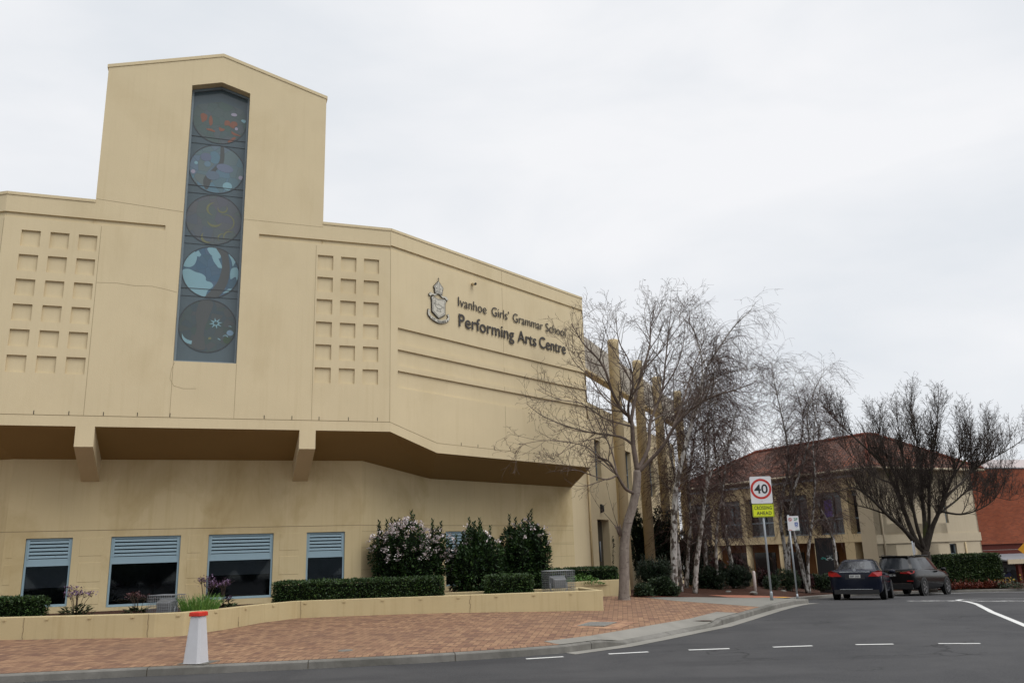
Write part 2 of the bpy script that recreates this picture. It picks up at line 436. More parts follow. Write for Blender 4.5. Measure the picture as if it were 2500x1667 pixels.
M['core'] = nmat('shrub_shade', (.006, .010, .005), .95, 0, .1)
M['stem'] = nmat('brown_stem', (.06, .04, .025), .9)
# bark
def bark(name, c0, c1, patch=None, scale=(3, 3, 1.2), bd=.012):
    m = nmat(name, c0, .9, 0, .2)
    a = noise_n(m, pos(m, scale), 3.5, 6, .65)
    c = mixc(m, ramp(m, a, (.35, 0.0), (.65, 1.0)), c0, c1)
    if patch:
        p = noise_n(m, pos(m, patch[1]), patch[2], 4, .6)
        c = mixc(m, ramp(m, p, (patch[3], 0.0), (patch[3] + .06, 1.0)), c, patch[0])
    L(m, c, bsdf(m).inputs['Base Color']); bump(m, a, .6, bd); return m
M['planebark'] = bark('grey_plane_bark', (.150, .122, .104), (.245, .21, .18), ((.10, .08, .065), (2, 2, 9), 2.0, .60))
M['twig'] = bark('grey_brown_twigs', (.075, .056, .046), (.16, .125, .105), None, (1, 1, 1))
M['birchbark'] = bark('white_birch_bark', (.25, .235, .215), (.47, .455, .43), ((.075, .060, .050), (2.4, 2.4, 1.3), 3.4, .49))
M['birchlimb'] = bark('pale_birch_limbs', (.12, .095, .082), (.24, .205, .18), None, (1, 1, 1))
M['birchtwig'] = bark('purple_brown_twigs', (.050, .030, .027), (.095, .060, .052), None, (1, 1, 1))
M['darkbark'] = bark('dark_bark', (.026, .021, .018), (.060, .050, .040), ((.052, .056, .018), (1, 1, 1), 1.2, .62))
M['darktwig'] = bark('dark_twigs', (.040, .031, .027), (.085, .067, .057), None, (1, 1, 1))
# ------------------------------------------------------------------ terrain
def lerp_tab(tab):
    def f(t):
        if t <= tab[0][0]: return tab[0][1]
        for (a, za), (b, zb) in zip(tab, tab[1:]):
            if t <= b: return za + (zb - za) * (t - a) / (b - a)
        return tab[-1][1]
    return f
ZR = lerp_tab([(-50,-1.76),(22,-1.76),(24,-1.765),(26,-1.79),(30,-1.97),(34.2,-2.18),(43.8,-2.62),(50,-2.85),(60,-3.2),(100,-4.2),(1000,-9),(3000,-14)])
zroad = lambda x, y: ZR(.42 * x + .91 * y)
KERB = [(-30,10.5),(-14,12.75),(-8.03,13.56),(-6.2,13.83),(-4.37,14.0),(-2.79,14.2),(-1.4,14.45),(-.16,14.78),(.75,15.15),(1.75,15.95),(2.6,16.95),(3.4,17.95),(4.29,19.02),(5.3,20.7),(6.3,22.4),(7.3,24.05),(8.3,25.65),(8.78,26.45),(8.82,27.1),(8.5,27.7),(8.55,28.4),(9.1,29.4),(9.9,30.9),(11.0,33.2),(13.3,37.2),(16.2,41.3),(19.2,43.9),(22.5,45.0),(26,45.2),(32,43.5),(45,36)]
def kerb_dist(x, y):
    best = 1e9
    for (ax, ay), (bx, by) in zip(KERB, KERB[1:]):
        dx, dy = bx - ax, by - ay
        t = max(0, min(1, ((x - ax) * dx + (y - ay) * dy) / (dx * dx + dy * dy)))
        best = min(best, math.hypot(x - ax - dx * t, y - ay - dy * t))
    return best
def zpave(x, y): return zroad(x, y) + .12 + .028 * min(kerb_dist(x, y), 6.5)
def edge_dist(P, x, y):
    best = 1e9
    for (ax, ay), (bx, by) in zip(P, P[1:] + P[:1]):
        dx, dy = bx - ax, by - ay; t = max(0, min(1, ((x - ax) * dx + (y - ay) * dy) / (dx * dx + dy * dy)))
        best = min(best, math.hypot(x - ax - dx * t, y - ay - dy * t))
    return best
def offset_poly(P, d):
    out = []
    for k, (x, y) in enumerate(P):
        a = P[max(0, k - 1)]; b = P[min(len(P) - 1, k + 1)]
        tx, ty = b[0] - a[0], b[1] - a[1]; l = math.hypot(tx, ty)
        out.append((x - ty / l * d, y + tx / l * d))
    return out
def sheet(name, poly, zf, mats, step=1.5, label=None, region=None, kind='structure'):
    bm = bmesh.new()
    f = bm.faces.new([bm.verts.new((x, y, 0)) for x, y in poly])
    xs = [p[0] for p in poly]; ys = [p[1] for p in poly]
    x0, x1, y0, y1 = region if region else (min(xs), max(xs), min(ys), max(ys))
    f.normal_update()
    bmesh.ops.triangulate(bm, faces=bm.faces[:])
    for ax, a, b in ((0, x0, x1), (1, y0, y1)):
        t = a + step
        while t < b:
            co = [0, 0, 0]; no = [0, 0, 0]; co[ax] = t; no[ax] = 1
            bmesh.ops.bisect_plane(bm, geom=bm.verts[:] + bm.edges[:] + bm.faces[:], plane_co=co, plane_no=no)
            t += step
    for v in bm.verts: v.co.z = zf(v.co.x, v.co.y)
    bmesh.ops.recalc_face_normals(bm, faces=bm.faces[:])
    me = bpy.data.meshes.new(name); bm.to_mesh(me); bm.free()
    for p in me.polygons: p.use_smooth = True
    if sum(p.normal.z for p in me.polygons) < 0: me.flip_normals()
    me.materials.append(mats)
    o = bpy.data.objects.new(name, me); COL.objects.link(o); ORG[o] = Vector((0, 0, 0))
    return tag(o, label, None, None, kind)
KIN = offset_poly(KERB, .15)
sheet('ground', [(-1500,-1500),(1500,-1500),(1500,1500),(-1500,1500)], lambda x, y: zroad(x, y) - .4, M['footway'], 100, 'plain grey ground reaching out to the horizon')
sheet('road', KERB + [(80,20),(80,-30),(-40,-30)], zroad, M['asphalt'], 1.6, 'dark grey asphalt road curving uphill to the right', region=(-32, 60, 4, 46))
sheet('land', KIN[12:] + [(90,45),(90,140),(-60,140),(-60,24)], lambda x, y: zpave(x, y) - .015, M['mulch'], 2.0, 'dark bark mulch ground around the garden trees', region=(-12, 34, 18, 62))
ibr = 14
sheet('brick_pavement', KIN[:9] + offset_poly(KERB, .63)[8:14] + KIN[13:ibr + 1] + [(4.43,24.75),(3.6,26.9),(1.5,27.5),(1.2,22.5),(-30,22.5)], zpave, M['paving'], 1.0, 'red brick paved footpath in front of the low cream wall', region=(-16, 7, 10, 27))
sheet('footway', [KIN[ibr]] + KIN[ibr + 1:21] + [(8.3,29.3),(7.3,28.2),(5.5,27.4),(3.6,26.9),(4.43,24.75)], lambda x, y: zpave(x, y) + .003, M['footway'], .8, 'grey concrete footpath around the speed sign')
sheet('path', KIN[20:23] + [(9.6,31.6),(8.6,33.2),(6.6,32.2),(6.2,29.4),(7.3,28.2),(8.3,29.3)], lambda x, y: zpave(x, y) + .006, M['redpath'], .8, 'red concrete path behind the grey footpath')
sheet('path_tactile', [(8.75,28.75),(9.25,29.65),(9.0,29.85),(8.45,28.95)], lambda x, y: zpave(x, y) + .014, M['yellowtac'], .5, 'yellow tactile strip beside the kerb')
sheet('garden_path', [(3.55,27.0),(4.7,26.55),(5.6,27.35),(4.6,27.9)], lambda x, y: zpave(x, y) + .010, M['redpath'], .5, 'small red path corner between the mulch beds')
def mound(poly, h, cx, cy, rx, ry):
    return lambda x, y: zpave(x, y) + .02 + h * max(0, 1 - ((x - cx) / rx) ** 2 - ((y - cy) / ry) ** 2)
BED = [(3.9,28.3),(5.4,27.55),(7.1,28.4),(6.1,29.6),(6.5,32.3),(8.5,33.4),(9.5,31.9),(10.3,33.2),(12.4,37.2),(14,41),(4,41),(2.6,33)]
sheet('garden_bed', BED, lambda x, y: zpave(x, y) - .005 + .22 * min(1, edge_dist(BED, x, y) / 1.6), M['mulch'], .5, 'bark mulch garden bed under the white birches')
sheet('mulch_patch', [(3.3,26.75),(3.9,26.3),(5.0,26.75),(5.4,27.2),(4.2,28.0),(3.6,27.6)], lambda x, y: zpave(x, y) + .02, M['mulchred'], .4, 'red bark mulch patch at the foot of a low shrub')
# soldier course along the kerb
for a, b in ((0, 8), (13, 14)):
    P = KIN[a:b + 1]; Q = offset_poly(KERB, .39)[a:b + 1]
    sheet('brick_edging', P + Q[::-1], lambda x, y: zpave(x, y) + .004, M['soldier'], 1.0, 'row of bricks set on edge along the kerb, ' + ('left of the driveway dip' if a == 0 else 'right of the driveway dip'))
# kerb stones, lowered at the driveway dip
def kerb_h(k): 
    return .12
mb = MB()
def resample(P, step):
    out = [Vector((*P[0], 0))]
    for a, b in zip(P, P[1:]):
        a, b = Vector((*a, 0)), Vector((*b, 0)); n = max(1, int((b - a).length / step))
        for q in range(1, n + 1): out.append(a.lerp(b, q / n))
    return out
KP = resample(KERB, .3)
dip0, dip1 = Vector((1.75, 15.95, 0)), Vector((4.29, 19.02, 0))
ddir = (dip1 - dip0).normalized(); dl = (dip1 - dip0).length
def hgt(p):
    s = (p - dip0).dot(ddir); off = ((p - dip0) - ddir * s).length
    if off > .5: return .12
    if s < -.3 or s > dl + .3: return .12
    if s < .35: return .12 - .095 * (s + .3) / .65
    if s > dl - .35: return .025 + .095 * (s - dl + .35) / .65
    return .025
acc = 0
for k in range(len(KP) - 1):
    a, b = KP[k], KP[k + 1]; t = (b - a).normalized(); n = Vector((-t.y, t.x, 0))
    acc += (b - a).length
    if acc > 2.3:
        b = b - t * .014; acc = 0
    za, zb = zroad(a.x, a.y), zroad(b.x, b.y); ha, hb = hgt(a), hgt(b)
    A = [a + Vector((0,0,za-.1)), a + Vector((0,0,za+ha-.02)) + n*.012, a + n*.03 + Vector((0,0,za+ha)), a + n*.155 + Vector((0,0,za+max(ha,.06)+.004)), a + n*.155 + Vector((0,0,za-.1))]
    B = [b + Vector((0,0,zb-.1)), b + Vector((0,0,zb+hb-.02)) + n*.012, b + n*.03 + Vector((0,0,zb+hb)), b + n*.155 + Vector((0,0,zb+max(hb,.06)+.004)), b + n*.155 + Vector((0,0,zb-.1))]
    for q in range(4): mb.face([A[q], B[q], B[q+1], A[q+1]])
    mb.face(A); mb.face(B[::-1])
tag(mb.build('kerb', M['kerb']), 'weathered concrete kerb between road and footpath', kind='structure')
mb = MB()                                                     # dark bed seen in the kerb joints
for k in range(len(KP) - 1):
    a, b = KP[k], KP[k + 1]; t = (b - a).normalized(); n = Vector((-t.y, t.x, 0)) * .03
    za, zb = zroad(a.x, a.y), zroad(b.x, b.y); h = min(hgt(a), hgt(b)) - .03
    if h > .03: mb.face([a + n + Vector((0,0,za-.1)), b + n + Vector((0,0,zb-.1)), b + n + Vector((0,0,zb+h)), a + n + Vector((0,0,za+h))])
tag(mb.build('kerb_bedding', M['joint']), 'dark joint bedding showing between the kerb stones', kind='structure')
# driveway ramp and gutter
def zramp(x, y):
    f = max(0, min(1, (kerb_dist(x, y) - .13) / .5)); s = (Vector((x, y, 0)) - dip0).dot(ddir); g = max(0, min(1, (min(s, dl - s) + .3) / .65))
    return (zroad(x, y) + .132 - .08 * g) * (1 - f) + (zpave(x, y) + .008) * f
sheet('driveway_ramp', offset_poly(KERB, .14)[8:14] + offset_poly(KERB, .66)[8:14][::-1], zramp, M['concrete'], .12, 'pale concrete driveway ramp dipping to the road')
GK = [KERB[k] for k in range(8, 18)]
GO = offset_poly(KERB, -.30)[8:18]
sheet('gutter', GK + GO[::-1], lambda x, y: zroad(x, y) + .006, M['concrete'], .6, 'pale concrete gutter strip along the kerb corner')
# painted lines: eight dashes, the edge curve
dash = [((.07,14.52),(.69,14.66)),((1.46,14.83),(2.15,14.95)),((2.85,15.03),(3.55,15.05)),((4.3,15.06),(4.98,15.08)),((5.71,15.05),(6.32,14.97)),((7.02,14.84),(7.64,14.68)),((8.4,14.45),(9.0,14.22))]
for k, (a, b) in enumerate(dash):
    t = Vector((b[0]-a[0], b[1]-a[1], 0)).normalized(); n = Vector((-t.y, t.x, 0)) * .05
    a, b = Vector((*a, 0)), Vector((*b, 0))
    sheet('road_marking', [tuple((a-n)[:2]), tuple((b-n)[:2]), tuple((b+n)[:2]), tuple((a+n)[:2])], lambda x, y: zroad(x, y) + .004, M['linewhite'], .5, 'short white dash painted on the road')['group'] = 'white dashes along the parking lane'
cl = [(8.6,14.0),(9.3,15.6),(9.92,17.3),(10.41,18.7),(11.02,20.45),(11.79,22.35),(12.6,24.2),(13.4,26.1),(14.1,27.9),(14.7,29.3),(15.5,30.5),(16.6,31.0),(18.0,30.6),(20,29),(23,26.5)]
co = offset_poly(cl, .065); ci = offset_poly(cl, -.065)
sheet('road_edge_line', ci + co[::-1], lambda x, y: zroad(x, y) + .005, M['linewhite'], .8, 'long white line curving along the right side of the road')
fl = [(11.2,31.0),(13.2,33.8),(16.5,38.5),(19.3,42.2),(22.6,43.6),(26,43.8),(32,42.0),(44,35)]
sheet('road_far_line', [(20.0,42.75),(22.6,43.75),(26,43.95),(32,42.1),(44,35.2),(44,34.95),(32,41.85),(26,43.7),(22.6,43.5),(20.2,42.5)], lambda x, y: zroad(x, y) + .005, M['linewhite'], 1, 'faint white line along the far kerb')
def bike(cx, cy, ang, s, lab):
    """painted bicycle symbol: two wheels, frame, handlebar"""
    mb = MB(); R = Matrix.Rotation(ang, 3, 'Z')
    zf = lambda p: (p.x, p.y, zroad(p.x, p.y) + .006)
    T = lambda x, y: Vector((cx, cy, 0)) + R @ Vector((x * s, y * s, 0))
    def ring(x, y, r0, r1):
        for k in range(24):
            a0, a1 = k * math.pi / 12, (k + 1) * math.pi / 12
            mb.face([zf(T(x + r * math.cos(a), y + r * math.sin(a))) for r, a in ((r0,a0),(r1,a0),(r1,a1),(r0,a1))])
    def bar(a, b, w=.075):
        a, b = Vector(a), Vector(b); t = (b - a).normalized(); n = Vector((-t.y, t.x)) * w
        mb.face([zf(T(*q)) for q in (a - n, b - n, b + n, a + n)])
    ring(-.62, 0, .27, .44); ring(.62, 0, .27, .44)
    bar((-.62,0),(-.28,.52)); bar((-.62,0),(-.02,0)); bar((-.02,0),(.42,.52)); bar((-.30,.50),(.42,.50)); bar((-.02,0),(-.32,.62)); bar((.62,0),(.36,.72)); bar((.25,.74),(.52,.70)); bar((-.46,.64),(-.2,.64), .04)
    o = mb.build('road_bicycle_symbol', M['linewhite']); tag(o, lab, kind='structure')
bike(13.35, 27.6, math.radians(-32), .95, 'white bicycle symbol painted on the road left of the edge line')
bike(14.9, 26.2, math.radians(-35), 1.0, 'white bicycle symbol painted on the road right of the edge line')

# ------------------------------------------------------------------ performing arts building
class Face:
    def __init__(s, o, a): s.o = Vector((o[0], o[1])); s.a = a; s.t = Vector((math.cos(a), math.sin(a))); s.n = Vector((-math.sin(a), math.cos(a)))
    def pt(s, q, z, off=0.0):
        p = s.o + s.t * q + s.n * off; return Vector((p.x, p.y, z))
    def mat(s, q, z, off=0.0):
        """matrix with x along the wall, y up, z out of the wall"""
        m = Matrix(((s.t.x, 0, -s.n.x, 0), (s.t.y, 0, -s.n.y, 0), (0, 1, 0, 0), (0, 0, 0, 1)))
        return Matrix.Translation(s.pt(q, z, off)) @ m
AC, AR = .3436, .8836; TH = AR - AC; TT = math.tan(TH / 2)
C0 = (-3.3221, 22.0)
FC = Face(C0, AC); FR = Face(C0, AR)
S_L = -9.5161
lc = FC.pt(S_L, 0); FL = Face((lc.x, lc.y), AC - TH)           # left facet, s runs negative away from the corner
ZP, ZB, E_IN, ZS = 8.893, 3.132, 1.66, 2.53
STL, STR, ZT, ZA = -7.5578, -1.8943, 12.742, 13.59
SWL, SWR, ZWB, ZWS, ZWA = -5.4825, -3.9733, 4.812, 12.50, 12.72
SRE = 9.36
mid = (STL + STR) / 2
def facade(mb, F, breaks, top, bot, ops, off=0.0, m=0, back_m=None):
    S = sorted(set([round(x, 5) for x in breaks] + [round(o[k], 5) for o in ops for k in (0, 1)] + [round((o[0] + o[1]) / 2, 5) for o in ops if callable(o[3])]))
    ft = lambda o, x: o[3](x) if callable(o[3]) else o[3]
    for a, b in zip(S, S[1:]):
        if b - a < 1e-4: continue
        c = (a + b) / 2; e = (b - a) * 1e-3
        cur = [(a, bot(a + e)), (b, bot(b - e))]
        for o in sorted([o for o in ops if o[0] <= c <= o[1]], key=lambda o: o[2]):
            mb.face([F.pt(a, cur[0][1], off), F.pt(b, cur[1][1], off), F.pt(b, o[2], off), F.pt(a, o[2], off)], m)
            cur = [(a, ft(o, a)), (b, ft(o, b))]
            # head and sill reveals
            d = o[4]
            mb.face([F.pt(a, o[2], off), F.pt(b, o[2], off), F.pt(b, o[2], off + d), F.pt(a, o[2], off + d)], m)
            mb.face([F.pt(a, ft(o, a), off), F.pt(b, ft(o, b), off), F.pt(b, ft(o, b), off + d), F.pt(a, ft(o, a), off + d)], m)
            mb.face([F.pt(a, o[2], off + d), F.pt(b, o[2], off + d), F.pt(b, ft(o, b), off + d), F.pt(a, ft(o, a), off + d)], o[5] if len(o) > 5 else m)
        mb.face([F.pt(a, cur[0][1], off), F.pt(b, cur[1][1], off), F.pt(b, top(b - e), off), F.pt(a, top(a + e), off)], m)
    for o in ops:
        for x, skip in ((o[0], 6), (o[1], 7)):
            if len(o) > skip and o[skip]: continue
            mb.face([F.pt(x, o[2], off), F.pt(x, ft(o, x), off), F.pt(x, ft(o, x), off + o[4]), F.pt(x, o[2], off + o[4])], m)
B = empty('performing_arts_building', FC.pt(-4.7, -1.5, 3), 'cream rendered school hall with a gabled tower and tall stained window', 'building')
def gable(x): 
    return ZA - (ZA - ZT) * abs(x - mid) / (mid - STL)
def topC(x): return gable(x) if STL < x < STR else ZP
wm = (SWL + SWR) / 2
def wtop(x): return ZWA - (ZWA - ZWS) * abs(x - wm) / (wm - SWL)
CH0, CH1 = 8.25, 8.385
opsC = [(S_L, -5.885, CH0, CH1, .05, 0, 1, 0), (-3.563, 0, CH0, CH1, .05, 0, 0, 1), (SWL, SWR, ZWB, wtop, .34, 1)]
GP, GQ, SQ = .6288, .6271, .418
for g in (-9.115, -2.0114):
    for i in range(3):
        for j in range(6):
            s0 = g + i * GP; z1 = 7.937 - j * GQ
            opsC.append((s0, s0 + SQ, z1 - SQ + .006, z1, .055))
mb = MB()
facade(mb, FC, [S_L, 0, STL, STR, mid], topC, lambda x: ZB, opsC)
# R face: bottom edge steps down after the corner
def botR(x): return ZB - (ZB - 2.685) * min(1, x / 1.752)
opsR = [(0, SRE, CH0, CH1 + .02, .05, 0, 1, 1)]
for z0, z1 in ((5.60, 6.055), (4.98, 5.434), (4.36, 4.832)): opsR.append((.268, SRE, z0, z1, .055, 0, 0, 1))
facade(mb, FR, [0, 1.752, SRE], lambda x: ZP, botR, opsR)
facade(mb, FL, [-7, 0], lambda x: ZP, lambda x: ZB, [(-7, 0, CH0, CH1, .05, 0, 1, 1)])
# end of the R face: return wall, stepped where the grooves run out
RE2 = Face(FR.pt(SRE, 0)[:2], AR + .91)
ze = [(2.685, 4.36), (4.832, 4.98), (5.434, 5.60), (6.055, CH0), (CH1 + .02, ZP)]
mb.face([RE2.pt(0, 2.685, 0), RE2.pt(9, 2.685, 0), RE2.pt(9, ZP, 0), RE2.pt(0, ZP, 0)])
# tower sides, back and roof
TD = 5.5
for s in (STL, STR): mb.face([FC.pt(s, ZP - .6), FC.pt(s, ZP - .6, TD), FC.pt(s, ZT, TD), FC.pt(s, ZT)])
mb.face([FC.pt(STL, ZP - .6, TD), FC.pt(STR, ZP - .6, TD), FC.pt(STR, ZT, TD), FC.pt(mid, ZA, TD), FC.pt(STL, ZT, TD)])
# main roof and back
fl7 = FL.pt(-7, 0); rr = RE2.pt(9, 0); bk = FC.pt(-12, 0, 14)
mb.face([(fl7.x, fl7.y, ZP - .5), *[(*FC.pt(x, 0, .5)[:2], ZP - .5) for x in (S_L, 0)], (*FR.pt(SRE, 0, .1)[:2], ZP - .5), (rr.x, rr.y, ZP - .5), (bk.x, bk.y, ZP - .5)])
mb.face([(rr.x, rr.y, -2), (bk.x, bk.y, -2), (bk.x, bk.y, ZP), (rr.x, rr.y, ZP)])
mb.face([(fl7.x, fl7.y, -2), (bk.x, bk.y, -2), (bk.x, bk.y, ZP), (fl7.x, fl7.y, ZP)])
mb.build('upper_wall', [M['stucco'], M['dark']], B)
# copings
mb = MB()
def coping(F, a, b, za, zb, d=.30, h=.075, pr=.018):
    mb = MB(); mb.hexa([F.pt(a, za - h, -pr), F.pt(b, zb - h, -pr), F.pt(b, zb - h, d), F.pt(a, za - h, d), F.pt(a, za, -pr), F.pt(b, zb, -pr), F.pt(b, zb, d), F.pt(a, za, d)])
    mb.build('coping', M['stucco'], B)
coping(FL, -7, 0, ZP + .012, ZP + .012); coping(FC, S_L, STL, ZP + .012, ZP + .012); coping(FC, STR, 0, ZP + .012, ZP + .012); coping(FR, 0, SRE + .01, ZP + .012, ZP + .012)
coping(FC, STL - .03, mid, ZT + .012, ZA + .012, TD, .09); coping(FC, mid, STR + .03, ZA + .012, ZT + .012, TD, .09)
# sealed control joints and the drip line
mb = MB()
def strip(F, a, za, b, zb, w=.010, off=-.0025):
    d = Vector((b - a, zb - za)); l = d.length; n = Vector((-d.y, d.x)) / l * w / 2
    mb.hexa([F.pt(a - n.x, za - n.y, off), F.pt(b - n.x, zb - n.y, off), F.pt(b + n.x, zb + n.y, off), F.pt(a + n.x, za + n.y, off),
             F.pt(a - n.x, za - n.y, off + .0125), F.pt(b - n.x, zb - n.y, off + .0125), F.pt(b + n.x, zb + n.y, off + .0125), F.pt(a + n.x, za + n.y, off + .0125)])
strip(FC, S_L, 3.39, 0, 3.39, .014); strip(FL, -7, 3.39, 0, 3.39, .014); strip(FR, 0, 3.385, 1.755, 2.965, .012); strip(FR, 1.755, 2.96, SRE, 2.95, .009)
for s, z0, z1 in ((-7.37, 3.4, 8.2), (-5.47, 3.4, 4.80), (-3.97, 3.4, 4.80), (-2.06, 3.4, 8.2), (-.012, 3.4, 8.8), (S_L, 3.4, 8.2)): strip(FC, s, z0, s, z1, .007)
for s, z0, z1 in ((4.80, 3.1, 4.35), (4.80, 4.84, 4.97), (4.80, 5.44, 5.59), (4.80, 6.06, 8.24), (4.80, 8.42, 8.80)): strip(FR, s, z0, s, z1, .008)
strip(FC, STL + .02, 8.93, SWL, 8.80, .007); strip(FC, SWR, 8.76, STR, 8.75, .006)
cr = [(-7.36, 6.72), (-6.9, 6.74), (-6.5, 6.70), (-6.1, 6.72), (-5.75, 6.66), (-5.5, 6.60)]
for a, b in zip(cr, cr[1:]): strip(FC, a[0], a[1], b[0], b[1], .006)
cr = [(-5.44, 4.78), (-5.5, 4.6), (-5.52, 4.35), (-5.42, 4.18), (-5.2, 4.12), (-4.9, 4.13)]
for a, b in zip(cr, cr[1:]): strip(FC, a[0], a[1], b[0], b[1], .006)
mb.build('joint', M['joint'], B)
for F, lst in ((FC, [(-8.42, 3.44), (-7.685, 3.44), (-6.943, 3.44), (-6.195, 3.445), (-5.46, 3.445), (-3.236, 3.445), (-2.551, 3.445), (-1.866, 3.44), (-1.109, 3.445), (-.343, 3.455)]), (FR, [(2.76, 3.0), (3.486, 3.0), (4.239, 3.0), (4.999, 3.0), (6.476, 3.0), (7.218, 2.99), (7.957, 2.99)])):
    for s, z in lst:
        mb = MB(); mb.hexa([F.pt(s - .008, z - .04, -.005), F.pt(s + .008, z - .04, -.005), F.pt(s + .008, z - .04, .02), F.pt(s - .008, z - .04, .02), F.pt(s - .008, z + .05, -.005), F.pt(s + .008, z + .05, -.005), F.pt(s + .008, z + .05, .02), F.pt(s - .008, z + .05, .02)])
        mb.build('weep_slot', M['dark'], B)
# sloping soffit under the overhang
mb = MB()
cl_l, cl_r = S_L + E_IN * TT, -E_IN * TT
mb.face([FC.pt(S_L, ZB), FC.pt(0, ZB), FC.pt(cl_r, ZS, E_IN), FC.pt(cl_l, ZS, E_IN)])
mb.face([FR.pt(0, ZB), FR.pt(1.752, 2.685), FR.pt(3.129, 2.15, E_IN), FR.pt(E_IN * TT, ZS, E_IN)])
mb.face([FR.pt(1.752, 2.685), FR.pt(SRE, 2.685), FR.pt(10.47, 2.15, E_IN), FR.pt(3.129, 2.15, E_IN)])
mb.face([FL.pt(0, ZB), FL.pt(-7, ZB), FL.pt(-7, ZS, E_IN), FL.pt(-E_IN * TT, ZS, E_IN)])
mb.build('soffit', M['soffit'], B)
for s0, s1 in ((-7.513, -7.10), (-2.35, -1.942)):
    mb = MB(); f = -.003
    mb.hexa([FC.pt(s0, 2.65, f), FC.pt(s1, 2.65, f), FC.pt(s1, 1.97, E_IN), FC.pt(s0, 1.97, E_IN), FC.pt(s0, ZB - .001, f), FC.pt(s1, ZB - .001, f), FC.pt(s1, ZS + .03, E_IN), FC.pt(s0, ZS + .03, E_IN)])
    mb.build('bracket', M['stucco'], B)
# lower wall with window openings
WD = .16
wins = [(FC, -8.60, -7.575, -1.02), (FC, -6.712, -5.085, -1.09), (FC, -4.413, -2.785, -1.03), (FC, -1.925, -.905, -1.03), (FR, 3.78, 5.41, -1.03), (FR, 6.91, 8.54, -1.03)]
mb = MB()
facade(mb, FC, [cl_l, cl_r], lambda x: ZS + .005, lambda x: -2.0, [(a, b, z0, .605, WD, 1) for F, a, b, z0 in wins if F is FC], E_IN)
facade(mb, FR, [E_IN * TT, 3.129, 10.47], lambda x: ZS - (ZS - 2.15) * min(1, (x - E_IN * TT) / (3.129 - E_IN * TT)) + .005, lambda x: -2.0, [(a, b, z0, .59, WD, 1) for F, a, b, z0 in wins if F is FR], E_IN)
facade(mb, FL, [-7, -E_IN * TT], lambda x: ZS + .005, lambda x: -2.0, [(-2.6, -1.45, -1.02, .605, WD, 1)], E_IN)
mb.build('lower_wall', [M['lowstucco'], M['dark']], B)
mb = MB()
strip(FC, cl_l, .772, cl_r, .772, .013, E_IN - .003); strip(FR, E_IN * TT, .765, 10.47, .762, .013, E_IN - .003); strip(FL, -7, .772, -E_IN * TT, .772, .013, E_IN - .003)
for z in (.596, .165, .115, -.30): strip(FR, 8.75, z, 10.45, z, .006, E_IN - .003)
for z in (.60, .165, -.42): strip(FR, E_IN * TT + .02, z, 1.4, z, .006, E_IN - .003)
strip(FR, 8.75, .166, 8.75, .596, .006, E_IN - .003)
mb.build('string_joint', M['joint'], B)
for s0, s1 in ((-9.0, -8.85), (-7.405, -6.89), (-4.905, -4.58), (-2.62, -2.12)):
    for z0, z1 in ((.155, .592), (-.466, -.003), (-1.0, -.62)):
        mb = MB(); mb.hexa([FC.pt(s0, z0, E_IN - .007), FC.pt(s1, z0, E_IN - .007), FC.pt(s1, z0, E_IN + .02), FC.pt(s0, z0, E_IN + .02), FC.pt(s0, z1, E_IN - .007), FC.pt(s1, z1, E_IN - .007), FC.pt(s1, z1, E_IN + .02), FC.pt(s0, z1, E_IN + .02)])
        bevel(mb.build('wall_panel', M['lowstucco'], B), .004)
# louvred windows
def louvre_window(F, a, b, z0, z1, blind_z, lab):
    def bx(mb, s0, s1, za, zb, d0, d1, m=0):
        mb.hexa([F.pt(s0, za, d0), F.pt(s1, za, d0), F.pt(s1, za, d1), F.pt(s0, za, d1), F.pt(s0, zb, d0), F.pt(s1, zb, d0), F.pt(s1, zb, d1), F.pt(s0, zb, d1)], m)
    e = E_IN; zt = .11; zm = -.06; w = .05
    w_ = MB()
    bx(w_, a + .005, a + w, z0 + .005, z1 - .005, e + .05, e + .13); bx(w_, b - w, b - .005, z0 + .005, z1 - .005, e + .05, e + .13)
    bx(w_, a + w, b - w, z1 - .055, z1 - .005, e + .05, e + .13); bx(w_, a + w, b - w, z0 + .005, z0 + .06, e + .05, e + .13)
    bx(w_, a + w, b - w, zm, zt, e + .055, e + .13)
    fr = w_.build('window', M['blue'], B)
    if lab: fr['label'] = lab
    l_ = MB(); n = 5; hh = (z1 - .055 - zt) / n
    bx(l_, a + w, a + w + .035, zt, z1 - .055, e + .04, e + .12); bx(l_, b - w - .035, b - w, zt, z1 - .055, e + .04, e + .12)
    for k in range(n):
        zk = zt + hh * k
        l_.hexa([F.pt(a + w + .035, zk + .018, e + .048), F.pt(b - w - .035, zk + .018, e + .048), F.pt(b - w - .035, zk + .03, e + .075), F.pt(a + w + .035, zk + .03, e + .075),
                 F.pt(a + w + .035, zk + .066, e + .052), F.pt(b - w - .035, zk + .066, e + .052), F.pt(b - w - .035, zk + .078, e + .079), F.pt(a + w + .035, zk + .078, e + .079)])
    l_.build('louvre', M['blue'], fr)
    g_ = MB(); bx(g_, a + w, b - w, z0 + .06, zm, e + .098, e + .102); g_.build('pane', M['glass'], fr)
    if blind_z is not None:
        g_ = MB(); bx(g_, a + w, b - w, blind_z, zm, e + .125, e + .135); g_.build('blind', M['blind'], fr)
bl = [-.57, None, -.43, -.96, -.2, -.5]
for (F, a, b, z0), bz in zip(wins, bl): louvre_window(F, a, b, z0, .605 if F is FC else .59, bz, None)
louvre_window(FL, -2.6, -1.45, -1.02, .605, -.5, None)
